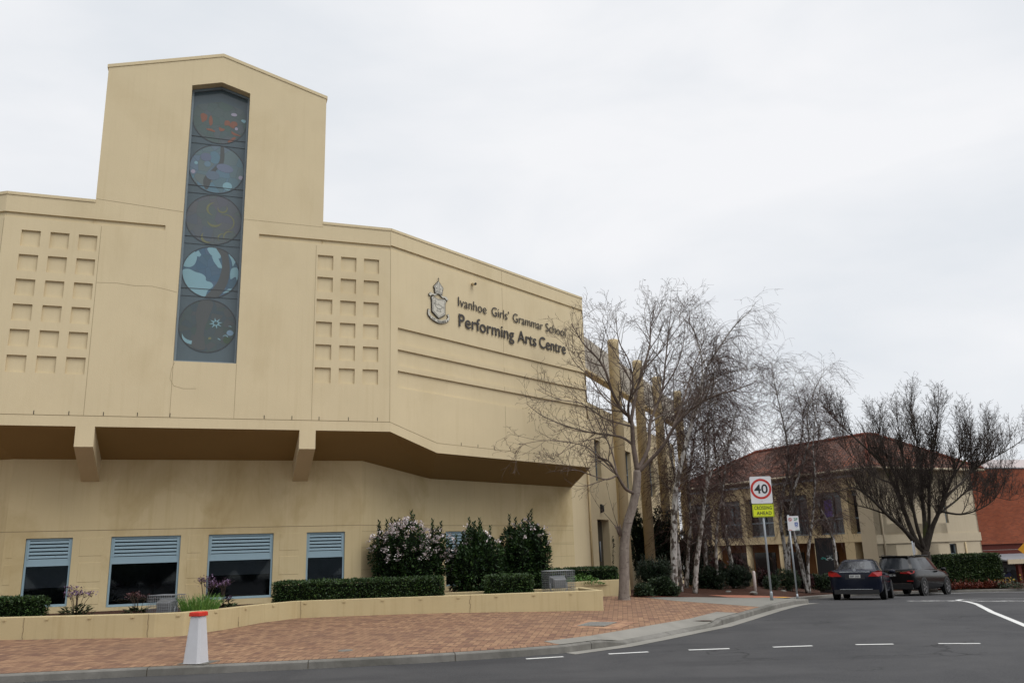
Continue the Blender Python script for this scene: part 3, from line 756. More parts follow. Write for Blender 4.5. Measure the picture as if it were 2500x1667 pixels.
# tall tower window with etched roundels
def bxC(mb, s0, s1, za, zb, d0, d1, m=0, zb2=None):
    zb2 = zb if zb2 is None else zb2
    mb.hexa([FC.pt(s0, za, d0), FC.pt(s1, za, d0), FC.pt(s1, za, d1), FC.pt(s0, za, d1), FC.pt(s0, zb, d0), FC.pt(s1, zb2, d0), FC.pt(s1, zb2, d1), FC.pt(s0, zb, d1)], m)
mb = MB(); fw = .055; D0, D1 = .235, .32
bxC(mb, SWL + .004, SWL + fw, ZWB + .004, ZWS - .004, D0, D1); bxC(mb, SWR - fw, SWR - .004, ZWB + .004, ZWS - .004, D0, D1)
bxC(mb, SWL + fw, SWR - fw, ZWB + .004, ZWB + .075, D0, D1)
for a, b in ((SWL + fw, wm), (wm, SWR - fw)):
    mb.hexa([FC.pt(a, wtop(a) - .075, D0), FC.pt(b, wtop(b) - .075, D0), FC.pt(b, wtop(b) - .075, D1), FC.pt(a, wtop(a) - .075, D1), FC.pt(a, wtop(a) - .006, D0), FC.pt(b, wtop(b) - .006, D0), FC.pt(b, wtop(b) - .006, D1), FC.pt(a, wtop(a) - .006, D1)])
TW = mb.build('tower_window', M['bluegrey'], B)
m = nmat('etched_blue_glass', (.06, .085, .095), .12, 0, .5); M['etch'] = m
a = noise_n(m, pos(m, (1, 1, .5)), 1.2, 4, .6)
c = mixc(m, a, (.058, .080, .090), (.105, .145, .168)); L(m, c, bsdf(m).inputs['Base Color'])
mb = MB()
mb.face([FC.pt(SWL + fw, ZWB + .07, .30), FC.pt(SWR - fw, ZWB + .07, .30), FC.pt(SWR - fw, wtop(SWR - fw) - .07, .30), FC.pt(wm, ZWA - .07, .30), FC.pt(SWL + fw, wtop(SWL + fw) - .07, .30)])
mb.build('pane', M['etch'], TW)
ringm = nmat('lead_grey', (.045, .050, .055), .4)
for z, h in ((11.16, .007), (9.72, .007), (8.27, .007), (6.83, .007), (10.955, .003), (9.50, .003), (8.06, .003), (6.62, .003)):
    mb = MB(); bxC(mb, SWL + fw, SWR - fw, z - h, z + h, .286, .2945); mb.build('glazing_bar', ringm, TW)
def cellglass(name, cols, sc, seed, edge=(.035, .045, .05)):
    m = nmat(name, cols[0], .15, 0, .5)
    v = pos(m); mp = N(m, 'ShaderNodeMapping'); mp.inputs['Location'].default_value = (seed, seed * 2.3, seed * .7); L(m, v, mp.inputs[0])
    vo = N(m, 'ShaderNodeTexVoronoi'); vo.inputs['Scale'].default_value = sc; L(m, mp.outputs[0], vo.inputs['Vector'])
    sp = N(m, 'ShaderNodeSeparateColor'); L(m, vo.outputs['Color'], sp.inputs[0])
    c = ramp(m, sp.outputs[0], *[(k / max(1, len(cols) - 1), q) for k, q in enumerate(cols)])
    ve = N(m, 'ShaderNodeTexVoronoi', feature='DISTANCE_TO_EDGE'); ve.inputs['Scale'].default_value = sc; L(m, mp.outputs[0], ve.inputs['Vector'])
    c = mixc(m, ramp(m, ve.outputs['Distance'], (.0, .8), (.03, 0.0)), c, edge)
    L(m, c, bsdf(m).inputs['Base Color']); return m
def flat(name, c): return nmat(name, c, .18, 0, .5)
RC = [(5.843, 'night'), (7.303, 'cloud'), (8.783, 'mauve'), (10.252, 'blue'), (11.72, 'fire')]
gm = {'night': cellglass('night_glass', [(.055, .078, .090), (.066, .088, .092), (.058, .086, .078), (.075, .085, .088)], 5.0, 1.2, (.055, .07, .075)),
      'cloud': cellglass('deep_blue_glass', [(.060, .115, .170), (.075, .130, .185), (.065, .120, .160), (.080, .125, .18)], 4.5, 6.6, (.05, .085, .12)),
      'mauve': cellglass('mauve_glass', [(.090, .110, .130), (.105, .110, .130), (.092, .118, .115), (.115, .110, .125)], 3.6, 3.1, (.085, .095, .10)),
      'blue': cellglass('blue_glass', [(.105, .19, .235), (.12, .17, .225), (.13, .16, .155), (.105, .17, .20)], 3.4, 5.7, (.085, .125, .15)),
      'fire': cellglass('teal_glass', [(.085, .115, .118), (.080, .118, .105), (.10, .118, .13), (.085, .12, .115)], 4.0, 8.3, (.07, .085, .09))}
cA, cB, cD, cO, cY, cW = flat('pale_blue_glass', (.20, .345, .395)), flat('trunk_brown_glass', (.078, .086, .086)), flat('sky_blue_glass', (.17, .265, .36)), flat('orange_glass', (.21, .098, .068)), flat('olive_yellow_glass', (.155, .16, .085)), flat('lilac_glass', (.30, .285, .36))
r = .705
def blob(cx, cz, rx, rz, n=14, wob=0, rot=0, seed=0):
    R = random.Random(seed); out = []
    for k in range(n):
        a = 2 * math.pi * k / n; w = 1 + R.uniform(-wob, wob)
        x, y = rx * math.cos(a) * w, rz * math.sin(a) * w
        out.append((cx + x * math.cos(rot) - y * math.sin(rot), cz + x * math.sin(rot) + y * math.cos(rot)))
    return out
def smooth_poly(P, n=4):
    out = []; N_ = len(P)
    for k in range(N_):
        p0, p1, p2, p3 = (Vector(P[(k + d) % N_]) for d in (-1, 0, 1, 2))
        for j in range(n):
            t = j / n; v = .5 * ((2 * p1) + (p2 - p0) * t + (2 * p0 - 5 * p1 + 4 * p2 - p3) * t * t + (3 * p1 - p0 - 3 * p2 + p3) * t * t * t)
            l = v.length; out.append(tuple(v if l < .70 else v * (.70 / l)))
    return out
def clip_disc(P, rr=.695): 
    return [(x, z) if math.hypot(x, z) < rr else (x * rr / math.hypot(x, z), z * rr / math.hypot(x, z)) for x, z in P]
def arc(cx, cz, r0, w, a0, a1, n=12):
    o_ = []; i_ = []
    for k in range(n + 1):
        a = math.radians(a0 + (a1 - a0) * k / n); t = w * math.sin(math.pi * k / n) + .004
        o_.append((cx + (r0 + t / 2) * math.cos(a), cz + (r0 + t / 2) * math.sin(a))); i_.append((cx + (r0 - t / 2) * math.cos(a), cz + (r0 - t / 2) * math.sin(a)))
    return o_ + i_[::-1]
art = {k: [] for k in gm}
trunk = [(-.10, -.70), (.22, -.66), (.42, -.30), (.47, .05), (.44, .36), (.36, .60), (.10, .69), (.24, .45), (.27, .15), (.20, -.20), (.05, -.48)]
art['cloud'] = [(cA, clip_disc([(-.72, -.02), (-.55, .05), (-.38, -.02), (-.22, -.06), (-.12, -.14), (-.10, -.24), (.02, -.28), (.08, -.38), (-.05, -.52), (-.12, -.68), (-.40, -.58), (-.62, -.33)])),
                (cA, clip_disc([(-.70, .14), (-.58, .40), (-.44, .54), (-.36, .42), (-.40, .20), (-.52, .10)])), (cA, [(-.42, .50), (-.34, .58), (-.26, .46), (-.30, .40), (-.40, .42)]),
                (cA, clip_disc([(-.12, .66), (.06, .72), (.20, .60), (.22, .42), (.10, .40), (-.04, .50)])), (cA, [(.0, .44), (.16, .42), (.30, .12), (.18, .14), (.06, .30)]),
                (cB, trunk), (cA, clip_disc([(.44, .60), (.58, .46), (.64, .36), (.54, .20), (.50, .36)])), (cA, clip_disc([(.50, -.15), (.50, .12), (.64, .18), (.74, .06), (.74, -.20), (.62, -.08)])), (cA, clip_disc([(.32, -.56), (.46, -.42), (.60, -.44), (.52, -.58)]))]
art['night'] = [(cA, arc(-.36, -.22, .24, .09, 185, 345, 8)), (cD, blob(.56, -.16, .085, .075)), (cA, arc(.45, -.29, .06, .02, -60, 170)), (cA, blob(.30, -.34, .045, .012, 10, 0, -.5)), (cA, [(.50, .02), (.60, .0), (.57, .03)]), (cY, blob(.07, -.33, .035, .035, 10, .2)), (flat('moss_glass', (.055, .085, .055)), blob(.5, -.36, .10, .09, 12, .1)), (cB, [(-.36, -.5), (-.20, -.64), (-.02, -.6), (-.08, -.2), (.04, .3), (.1, .64), (-.2, .66), (-.3, .3), (-.26, -.1)])]
for k in range(8):
    a = k * math.pi / 4 + .2; art['night'].append((cA, [(.20 + .055 * math.cos(a - .5), .08 + .05 * math.sin(a - .5)), (.20 + .17 * math.cos(a), .08 + .15 * math.sin(a)), (.20 + .055 * math.cos(a + .5), .08 + .05 * math.sin(a + .5))]))
art['mauve'] = [(cY, arc(.0, .30, .18, .05, 90, 260)), (cY, arc(.02, .02, .2, .06, 200, 330)), (cY, arc(.28, -.05, .23, .03, -80, 120)), (cY, arc(.2, .35, .12, .04, 160, 400)), (cY, arc(.42, -.45, .15, .035, 60, 220)), (cY, arc(-.12, -.50, .16, .06, 140, 300)), (cY, arc(.25, -.50, .12, .03, 80, 230))]
art['blue'] = [(cB, [(-.30, -.55), (-.20, -.60), (-.05, -.10), (.16, .20), (.14, .70), (.06, .70), (.05, .25), (-.12, -.02), (-.32, -.3)]), (cA, blob(.29, -.47, .12, .115, 20)), (cW, blob(-.60, -.14, .055, .055)), (cW, blob(.62, -.18, .055, .06)), (cA, blob(-.54, .12, .045, .045)), (flat('slate_blue_glass', (.14, .17, .235)), blob(.2, .05, .22, .12, 16, 0, -.2)), (flat('steel_blue_glass', (.13, .20, .25)), blob(-.25, .12, .085, .085)), (flat('violet_blue_glass', (.125, .15, .21)), blob(-.3, .32, .14, .12, 14)), (flat('grey_blue_glass', (.115, .155, .20)), blob(-.1, -.2, .17, .13, 14))]
art['fire'] = [(cO, blob(-.42, .02, .10, .13, 10, .25, 0, 3)), (cO, blob(-.24, -.02, .06, .14, 8, .35, 0, 4)), (cO, blob(.2, -.07, .07, .08, 8, .3, 0, 5)), (cO, blob(.34, -.08, .10, .10, 9, .4, 0, 6)), (cO, blob(-.22, -.33, .13, .04, 8, .3, -.2, 7)), (cO, blob(.05, -.27, .09, .05, 8, .3, -.3, 8)), (cO, blob(.42, -.36, .16, .035, 8, .4, -.35, 9)), (cO, blob(.33, -.55, .10, .05, 8, .4, .6, 2)), (cW, blob(.44, -.2, .04, .045)), (cA, blob(.62, .06, .07, .05, 9, .25, 0, 3)), (cW, blob(.36, .22, .08, .05))]
for zc, key in RC:
    mats = [gm[key], ringm]; mb = MB(); Mx = FC.mat(wm, zc, .2955)
    clipz = lambda x, z: z
    disc = [(r * math.cos(2 * math.pi * k / 48), r * math.sin(2 * math.pi * k / 48)) for k in range(48)]
    if key == 'fire': 
        disc = [(x, min(z, wtop(wm + x) - .43 - zc)) for x, z in disc]
    mb.prism(disc, Mx, -.001, 0, 0)
    if key != 'fire': mb.ring((0, 0), r - .012, r + .008, Mx, 0, .006, 48, 1)
    else:
        for k in range(48):
            a0, a1 = math.pi + math.pi * k / 48 , math.pi + math.pi * (k + 1) / 48
            q = lambda rr_, a: Mx @ Vector((rr_ * math.cos(a), rr_ * math.sin(a), .004))
            mb.face([q(r - .012, a0), q(r + .008, a0), q(r + .008, a1), q(r - .012, a1)], 1)
    for j, (mt, P) in enumerate(art[key]):
        if mt not in mats: mats.append(mt)
        mb.prism(smooth_poly(P) if len(P) >= 6 and j < 99 and len(P) < 24 and not (key == 'night' and len(P) == 3) else P, Mx, 0, .0015 + j * .0003, mats.index(mt))
    o = mb.build('roundel', mats, TW)
    o['label'] = {'night': 'dark roundel with a crescent moon and star flower', 'cloud': 'roundel with pale clouds around a curved trunk', 'mauve': 'mauve roundel with yellow curls', 'blue': 'blue roundel with pale discs', 'fire': 'topmost roundel with orange flecks'}[key]
# side wall running back from the R end
sw0 = FR.pt(10.45, 0, E_IN); FS = Face((sw0.x, sw0.y), math.atan2(.928, .372))
mb = MB()
facade(mb, FS, [0, 20], lambda x: 5.75, lambda x: -2.2, [(3.15, 4.85, -1.55, 1.06, .35, 1), (3.3, 4.15, 2.6, 4.3, .25, 1), (8.2, 9.3, 2.4, 4.3, .25, 1), (13.0, 14.2, 2.4, 4.3, .25, 1)])
q0 = FS.pt(20, 0); q1 = FS.pt(20, 0, 6); q2 = FS.pt(0, 0, 6)
mb.face([(q0.x, q0.y, -2.2), (q1.x, q1.y, -2.2), (q1.x, q1.y, 5.75), (q0.x, q0.y, 5.75)])
mb.face([FS.pt(0, 5.75), FS.pt(20, 5.75), FS.pt(20, 5.75, 6), FS.pt(0, 5.75, 6)])
mb.face([FS.pt(0, -2.2), FS.pt(0, 5.75), FS.pt(0, 5.75, 6), FS.pt(0, -2.2, 6)])
mb.build('side_wall', [M['stucco'], M['dark']], B)
for s0, s1, z0, z1 in ((3.3, 4.15, 2.6, 4.3), (8.2, 9.3, 2.4, 4.3), (13.0, 14.2, 2.4, 4.3)):
    mb = MB()
    for a, b, c, d in ((s0 + .002, s0 + .05, z0 + .002, z1 - .002), (s1 - .05, s1 - .002, z0 + .002, z1 - .002), (s0 + .05, s1 - .05, 3.2, 3.26), (s0 + .05, s1 - .05, z1 - .05, z1 - .002), (s0 + .05, s1 - .05, z0 + .002, z0 + .05)):
        mb.hexa([FS.pt(a, c, .18), FS.pt(b, c, .18), FS.pt(b, c, .22), FS.pt(a, c, .22), FS.pt(a, d, .18), FS.pt(b, d, .18), FS.pt(b, d, .22), FS.pt(a, d, .22)])
    mb.build('slit_window_frame', M['bluegrey'], B)
mb = MB(); mb.hexa([FS.pt(3.2, -1.5, .30), FS.pt(4.8, -1.5, .30), FS.pt(4.8, -1.5, .33), FS.pt(3.2, -1.5, .33), FS.pt(3.2, 1.0, .30), FS.pt(4.8, 1.0, .30), FS.pt(4.8, 1.0, .33), FS.pt(3.2, 1.0, .33)])
dr = mb.build('door', M['darkglass'], B)
mb = MB(); mb.tube([FS.pt(4.35, -.6, .28), FS.pt(4.35, .2, .28)], .018, 8); mb.build('handle', M['galv'], dr)
mb = MB(); dp = [FS.pt(2.05, 3.4, -.06), FS.pt(2.05, -1.5, -.06)]; mb.tube(dp, .045, 10)
for z in (2.2, .6, -1.1): mb.box(FS.pt(2.05, z, -.04), (.14, .10, .05), 0, FS.a)
mb.build('downpipe', M['ochre'], B)
mb = MB(); mb.box(FS.pt(3.7, 1.5, -.04), (.12, .07, .34), 0, FS.a); mb.lathe(FS.pt(3.7, 1.36, -.10), [(.05, 0), (.06, .05), (.06, .22), (.05, .27)], 12)
tag(mb.build('wall_light', M['black']), 'black bulkhead lamp on the cream wall above the side door', 'wall light')
# camera on the wall
mb = MB(); mb.tube([FR.pt(3.36, 8.03, 0), FR.pt(3.36, 8.03, -.05)], .045, 12); mb.tube([FR.pt(3.36, 8.03, -.04), FR.pt(3.33, 7.99, -.17)], .05, 14)
sc_ = mb.build('security_camera', M['stucco']); tag(sc_, 'small security camera high on the cream wall above the lettering', 'camera')
mb = MB(); mb.tube([FR.pt(3.33, 7.99, -.171), FR.pt(3.327, 7.986, -.185)], .04, 14); mb.build('lens', M['black'], sc_)
# lettering
WL = empty('wall_lettering', FR.pt(5.4, 7.167, -.02), 'thin dark lettering of the school name on the cream wall, upper line', 'lettering')
text('word', "Ivanhoe", FR.mat(2.69, 7.175, -.03), .295, M['letter'], WL, 1.30, .007, -.003, 'LEFT')
text('word', "Girls\u2019", FR.mat(4.235, 7.183, -.03), .295, M['letter'], WL, .86, .007, -.003, 'LEFT')
text('word', "Grammar", FR.mat(5.285, 7.185, -.03), .295, M['letter'], WL, 1.60, .007, -.003, 'LEFT')
text('word', "School", FR.mat(7.04, 7.185, -.03), .295, M['letter'], WL, 1.15, .007, -.003, 'LEFT')
WL = empty('wall_lettering', FR.pt(5.4, 6.55, -.02), 'bold dark lettering of the arts centre on the cream wall, lower line', 'lettering')
text('word', "Performing", FR.mat(2.71, 6.55, -.035), .385, M['letter'], WL, 2.60, .008, .003, 'LEFT')
text('word', "Arts", FR.mat(5.50, 6.55, -.035), .385, M['letter'], WL, .98, .008, .003, 'LEFT')
text('word', "Centre", FR.mat(6.65, 6.55, -.035), .385, M['letter'], WL, 1.49, .008, .003, 'LEFT')
# crest: mitre over shield with a lamp, motto ribbon
CR = empty('school_crest', FR.pt(1.84, 7.15, -.02), 'black and white crest with a mitre, a shield with a lamp and a ribbon', 'crest')
cw, ck = nmat('crest_white', (.52, .495, .42), .6), M['letter']
Mc = FR.mat(1.84, 7.15, -.02)
def outline(mb, P, w=.016, d0=0, d1=.02): mb.prism(P, Mc, d0, d1, 1, 1)
def grow_poly(P, g):
    cx = sum(p[0] for p in P) / len(P); cy = sum(p[1] for p in P) / len(P)
    sx = max(abs(p[0] - cx) for p in P); sy = max(abs(p[1] - cy) for p in P)
    return [(cx + (x - cx) * (1 + g / sx), cy + (y - cy) * (1 + g / sy)) for x, y in P]
def plate(mb, P, g=.022, d=.02):
    mb.prism(grow_poly(P, g), Mc, 0, d, 1); mb.prism(P, Mc, d, d + .006, 0, 1)
def line(mb, a, b, w=.010, d=.029):
    a, b = Vector(a), Vector(b); t = (b - a).normalized(); n = Vector((-t.y, t.x)) * w / 2
    mb.prism([tuple(a - n), tuple(b - n), tuple(b + n), tuple(a + n)], Mc, .02, d, 1)
mb = MB()
plate(mb, [(-.13, .22), (-.17, .40), (-.185, .41), (0, .60), (.195, .43), (.18, .40), (.14, .22)])
for q in (((-.13, .255), (.14, .24)), ((-.135, .29), (.15, .275)), ((-.03, .29), (-.03, .52)), ((.03, .285), (.03, .52)), ((-.15, .30), (-.14, .42)), ((.165, .29), (.155, .43)), ((-.14, .42), (-.02, .56)), ((.155, .43), (.02, .56)), ((-.085, .33), (-.085, .40)), ((-.105, .38), (-.065, .38)), ((.085, .33), (.085, .40)), ((.065, .38), (.105, .38))): line(mb, *q)
line(mb, (0, .60), (0, .72), .014); line(mb, (-.03, .675), (.03, .675), .014)
mb.build('mitre', [cw, ck], CR)
mb = MB()
for s in (-1, 1):
    plate(mb, [(s * .05, .20), (s * .16, .13), (s * .26, .14), (s * .36, .08), (s * .40, .13), (s * .33, .19), (s * .25, .18), (s * .15, .18)], .012)
mb.build('lappet', [cw, ck], CR)
mb = MB()
sh = [(-.29, .04), (-.25, .09), (0, .05), (.26, .09), (.30, .04), (.265, -.05), (.26, -.36), (0, -.52), (-.26, -.36), (-.265, -.05)]
plate(mb, sh, .03); 
inn = [(x * .86, y * .9 - .02) for x, y in sh]
for a, b in zip(inn, inn[1:] + inn[:1]): line(mb, a, b, .009)
lamp = [(-.20, -.10), (-.10, -.13), (.0, -.115), (.10, -.14), (.16, -.17), (.10, -.22), (.0, -.25), (-.10, -.22)]
for a, b in zip(lamp, lamp[1:] + lamp[:1]): line(mb, a, b, .012)
for q in (((-.04, -.25), (-.09, -.32)), ((.04, -.25), (.09, -.32)), ((-.09, -.32), (.09, -.32)), ((.16, -.17), (.22, -.15)), ((.22, -.15), (.20, -.20)), ((0, -.115), (0, -.07)), ((-.15, .0), (-.11, -.06)), ((-.11, -.06), (-.15, -.10)), ((-.15, .0), (-.17, -.05)), ((-.17, -.05), (-.14, -.09))): line(mb, *q, .010)
mb.build('shield', [cw, ck], CR)
mb = MB()
rb = [(-.35 + .7 * k / 12, -.58 - .085 * math.sin(math.pi * k / 12)) for k in range(13)]
plate(mb, rb + [(x, y + .085) for x, y in rb[::-1]], .015)
for s in (-1, 1): plate(mb, [(s * .33, -.50), (s * .40, -.42), (s * .35, -.36), (s * .43, -.33), (s * .45, -.46), (s * .40, -.55)], .012)
rbn = mb.build('ribbon', [cw, ck], CR)
for wd, x, y, a in (('LUX', -.22, -.605, -.32), ('MEA', 0, -.645, 0), ('CHRISTUS', .19, -.62, .28)):
    text('motto', wd, Mc @ Matrix.Translation((x, y, .03)) @ Matrix.Rotation(a, 4, 'Z'), .042, ck, CR, {'LUX': .13, 'MEA': .14, 'CHRISTUS': .22}[wd], .002)
# planter wall
def wall_run(P, zt, zb, th, name, label):
    mb = MB(); Q = offset_poly(P, th)
    for k in range(len(P) - 1):
        a, b, c, d = P[k], P[k + 1], Q[k + 1], Q[k]
        for f in ([(a, zb), (b, zb), (b, zt), (a, zt)], [(a, zt), (b, zt), (c, zt), (d, zt)], [(c, zb), (d, zb), (d, zt), (c, zt)]): mb.face([(p[0], p[1], z) for p, z in f])
    for a, d in ((P[0], Q[0]), (P[-1], Q[-1])): mb.face([(*a, zb), (*d, zb), (*d, zt), (*a, zt)])
    o = mb.build(name, M['planter'], merge=True); bevel(o, .012)
    return tag(o, label, 'garden wall')
PW = [(-16, 18.55), (-10.8, 18.1), (-7.5, 17.82), (-6.95, 17.95), (-6.4, 18.9), (-5.95, 20.1), (-5.4, 20.98), (-4.6, 21.12), (2.07, 21.62), (1.72, 23.6)]
pw = wall_run(PW, -1.062, -1.95, .24, 'planter_wall', 'long low cream rendered planter wall along the brick footpath')
mb = MB()
def pw_at(d):
    acc = 0
    for a, b in zip(PW, PW[1:]):
        l = math.hypot(b[0] - a[0], b[1] - a[1])
        if acc + l >= d:
            t = (d - acc) / l; return Vector((a[0] + (b[0] - a[0]) * t, a[1] + (b[1] - a[1]) * t, 0)), math.atan2(b[1] - a[1], b[0] - a[0])
        acc += l
for k in range(19):
    p, a = pw_at(3.4 + k * .93)
    mb.box(Vector((p.x, p.y, -1.115)) - Vector((-math.sin(a), math.cos(a), 0)) * .008, (.07, .02, .035), 0, a)
mb.build('drip_lug', M['planter'], pw)
mb = MB()
for d in (5.7, 8.4, 10.6, 12.6, 16.7):
    p, a = pw_at(d); n = Vector((-math.sin(a), math.cos(a), 0)) * .002
    z = -1.07
    while z > -1.5:
        mb.box(Vector((p.x, p.y, z - .05)) - n + Vector((random.uniform(-.01, .01), 0, 0)), (.012, .006, .102), 0, a); z -= .1
mb.build('crack', M['joint'], pw)
wall_run([(1.45, 26.2), (2.62, 27.05), (3.5, 27.35), (3.4, 28.6)], -1.03, -1.9, .22, 'planter_wall', 'short cream planter wall behind the grey street tree')
wall_run([(-3.4, 22.55), (1.55, 22.9)], -1.05, -1.9, .16, 'planter_wall', 'inner cream planter kerb behind the clipped box hedges')
sheet('planter_soil', [(-16, 18.7), (-7.1, 18.05), (-6.2, 19.6), (-5.5, 21.15), (1.85, 21.8), (1.6, 23.5), (1.55, 26.3), (3.4, 27.5), (3.2, 31), (-3, 26), (-16, 21.5)], lambda x, y: -1.17, M['mulch'], 3, 'dark bark mulch soil in the raised planter')
# colonnade beside the building
CL = empty('colonnade', (4.0, 32.1, -1.7), 'row of tall ochre round columns carrying a grey beam beside the hall', 'colonnade')
for k, (x, y) in enumerate([(4.02, 32.13), (5.54, 36.11), (7.02, 40.01), (8.8, 44.06)]):
    mb = MB(); mb.lathe((x, y, 0), [(.215, zpave(x, y) - .1), (.215, 7.72), (.225, 7.74), (.225, 7.93), (.20, 7.96)], 24); mb.build('column', M['ochre'], CL)
mb = MB(); fb = Face((2.66, 30.75), math.atan2(.928, .372))
mb.hexa([fb.pt(-.1, 6.62, 0), fb.pt(19.5, 6.62, 0), fb.pt(19.5, 6.62, .3), fb.pt(-.1, 6.62, .3), fb.pt(-.1, 7.9, 0), fb.pt(19.5, 7.9, 0), fb.pt(19.5, 7.9, .3), fb.pt(-.1, 7.9, .3)])
bevel(mb.build('beam', M['beamgrey'], CL), .015)
mb = MB(); mb.hexa([fb.pt(-.1, 6.54, -.03), fb.pt(19.5, 6.54, -.03), fb.pt(19.5, 6.54, .33), fb.pt(-.1, 6.54, .33), fb.pt(-.1, 6.618, -.03), fb.pt(19.5, 6.618, -.03), fb.pt(19.5, 6.618, .33), fb.pt(-.1, 6.618, .33)])
mb.build('beam_trim', M['ochre'], CL)
# ------------------------------------------------------------------ street furniture
def octa(w, c): 
    h = w / 2; return [(-h + c, -h), (h - c, -h), (h, -h + c), (h, h - c), (h - c, h), (-h + c, h), (-h, h - c), (-h, -h + c)]
bx, by = -5.27, 14.22; bz = zpave(bx, by)
BO = empty('bollard', (bx, by, bz), 'white tapered concrete bollard with a red cap on the brick footpath', 'bollard')
mb = MB(); Rb = Matrix.Rotation(math.radians(-14), 3, 'Z')
rings = []
for w, z, c in ((.315, 0, .035), (.305, .03, .035), (.195, .735, .028)): rings.append([Vector((bx, by, bz + z)) + Rb @ Vector((x, y, 0)) for x, y in octa(w, c)])
for a, b in zip(rings, rings[1:]):
    for k in range(8): mb.face([a[k], a[(k + 1) % 8], b[(k + 1) % 8], b[k]])
mb.face(rings[-1])
bevel(mb.build('body', vary('grey_white_paint', (.55, .55, .57), .08, 5, .6, 60, .002, .4, .4, (.72, .70, .68), .3), BO, merge=True), .008)
mb = MB(); rings = []
for w, z, c in ((.232, .73, .03), (.235, .735, .03), (.23, .785, .03), (.205, .795, .025)): rings.append([Vector((bx, by, bz + z)) + Rb @ Vector((x, y, 0)) for x, y in octa(w, c)])
for a, b in zip(rings, rings[1:]):
    for k in range(8): mb.face([a[k], a[(k + 1) % 8], b[(k + 1) % 8], b[k]])
mb.face(rings[0][::-1]); mb.face(rings[-1]); mb.build('cap', M['red'], BO, merge=True)
mb = MB(); mb.box((bx + .03, by + .05, bz + .006), (.50, .44, .012), 0, math.radians(-14)); mb.build('base_patch', M['kerb'], BO)
mb = MB(); mb.box((1.61, 18.45, zpave(1.61, 18.45) + .006), (.60, .85, .016), 0, math.radians(-24)); mc = mb.build('manhole_cover', M['concrete'])
tag(mc, 'pale square service cover set in the brick footpath', 'cover')
mb = MB()
for s in range(7): mb.box((1.61 + (s - 3) * .075 * math.cos(math.radians(-24)), 18.45 + (s - 3) * .075 * math.sin(math.radians(-24)), zpave(1.61, 18.45) + .0155), (.03, .68, .004), 0, math.radians(-24))
mb.build('tread', M['steel'], mc)
sheet('pale_brick_patch', [(1.0, 17.95), (1.95, 17.5), (2.5, 18.85), (1.5, 19.4)], lambda x, y: zpave(x, y) + .004, M['palepaving'], .5, 'patch of paler bricks around the service cover')
mb = MB(); mb.lathe((-3.05, 15.2, zpave(-3.05, 15.2) - .01), [(.13, 0), (.13, .016)], 14); tag(mb.build('valve_cover', M['kerb']), 'small dark round valve cover in the brick footpath', 'cover')

def sign_mat(p, yaw, tilt=0):
    """x right, y up, z towards the viewer"""
    return Matrix.Translation(p) @ Matrix.Rotation(yaw, 4, 'Z') @ Matrix.Rotation(tilt, 4, 'Y') @ Matrix(((1,0,0,0),(0,0,-1,0),(0,1,0,0),(0,0,0,1)))
def rrect(w, h, r, n=5):
    out = []
    for cx, cy, a0 in ((w/2 - r, h/2 - r, 0), (-w/2 + r, h/2 - r, 90), (-w/2 + r, -h/2 + r, 180), (w/2 - r, -h/2 + r, 270)):
        for k in range(n + 1):
            a = math.radians(a0 + 90 * k / n); out.append((cx + r * math.cos(a), cy + r * math.sin(a)))
    return out
signwhite = nmat('sign_white', (.66, .66, .68), .45); signred = nmat('sign_red', (.46, .022, .015), .45); signblack = nmat('sign_black', (.012, .012, .014), .45)
signlime = nmat('sign_lime', (.62, .70, .012), .45); signgreen = nmat('sign_green', (.02, .20, .10), .45); signblue = nmat('sign_blue', (.015, .07, .30), .45)
p0 = Vector((7.27, 25.1, zpave(7.27, 25.1))); top = at(1861, 1166, 25.1)
SG = empty('speed_sign', p0, 'white 40 speed limit sign above a lime crossing ahead plate on a steel pole', 'road sign')
mb = MB(); mb.tube([p0, Vector((p0.x - .01, p0.y, top.z - .02))], .031, 12); mb.lathe(p0, [(.045, 0), (.042, .2), (.033, .24)], 12); mb.build('pole', M['galv'], SG)
yaw = math.radians(-10)
c40 = at(1864.5, 1195.5, 25.1); c40.x = p0.x - .005; sm = sign_mat(c40 + Vector((0, -.05, 0)), yaw, math.radians(.8))
mb = MB(); mb.prism(rrect(.615, .79, .04), sm, -.004, 0, 0, 1); pl_ = mb.build('speed_plate', [signwhite, M['galv']], SG)
mb = MB(); mb.ring((0, .03), .235, .298, sm, .0005, .003, 56); mb.build('red_ring', signred, pl_)
text('number', '40', sm @ Matrix.Translation((0, -.098, .002)), .255, signblack, pl_, .375, .001, .006)
mb = MB()
for y in (-.32, .36): mb.lathe(sm @ Vector((0, y, .002)), [(.012, -.004), (.012, .004)], 8)
mb.build('bolt', M['steel'], pl_)
cz = sm @ Vector((.012, -.60, 0)); sm2 = sign_mat(cz, yaw, math.radians(.8))
mb = MB(); mb.prism(rrect(.635, .395, .035), sm2, -.004, 0, 0, 1); pl2 = mb.build('warning_plate', [signblack, M['galv']], SG)
mb = MB(); mb.prism(rrect(.610, .370, .028), sm2, .0005, .002, 0); mb.build('lime_field', signlime, pl2)
mb = MB()
ro, ri = rrect(.585, .345, .022), rrect(.565, .325, .018)
for k in range(len(ro)):
    q = (k + 1) % len(ro); mb.face([sm2 @ Vector((*ro[k], .003)), sm2 @ Vector((*ro[q], .003)), sm2 @ Vector((*ri[q], .003)), sm2 @ Vector((*ri[k], .003))])
mb.build('border', signblack, pl2)
text('word', 'CROSSING', sm2 @ Matrix.Translation((0, .03, .003)), .098, signblack, pl2, .50, .001, .003, space=1.08)
text('word', 'AHEAD', sm2 @ Matrix.Translation((.02, -.125, .003)), .098, signblack, pl2, .42, .001, .003, space=1.08)
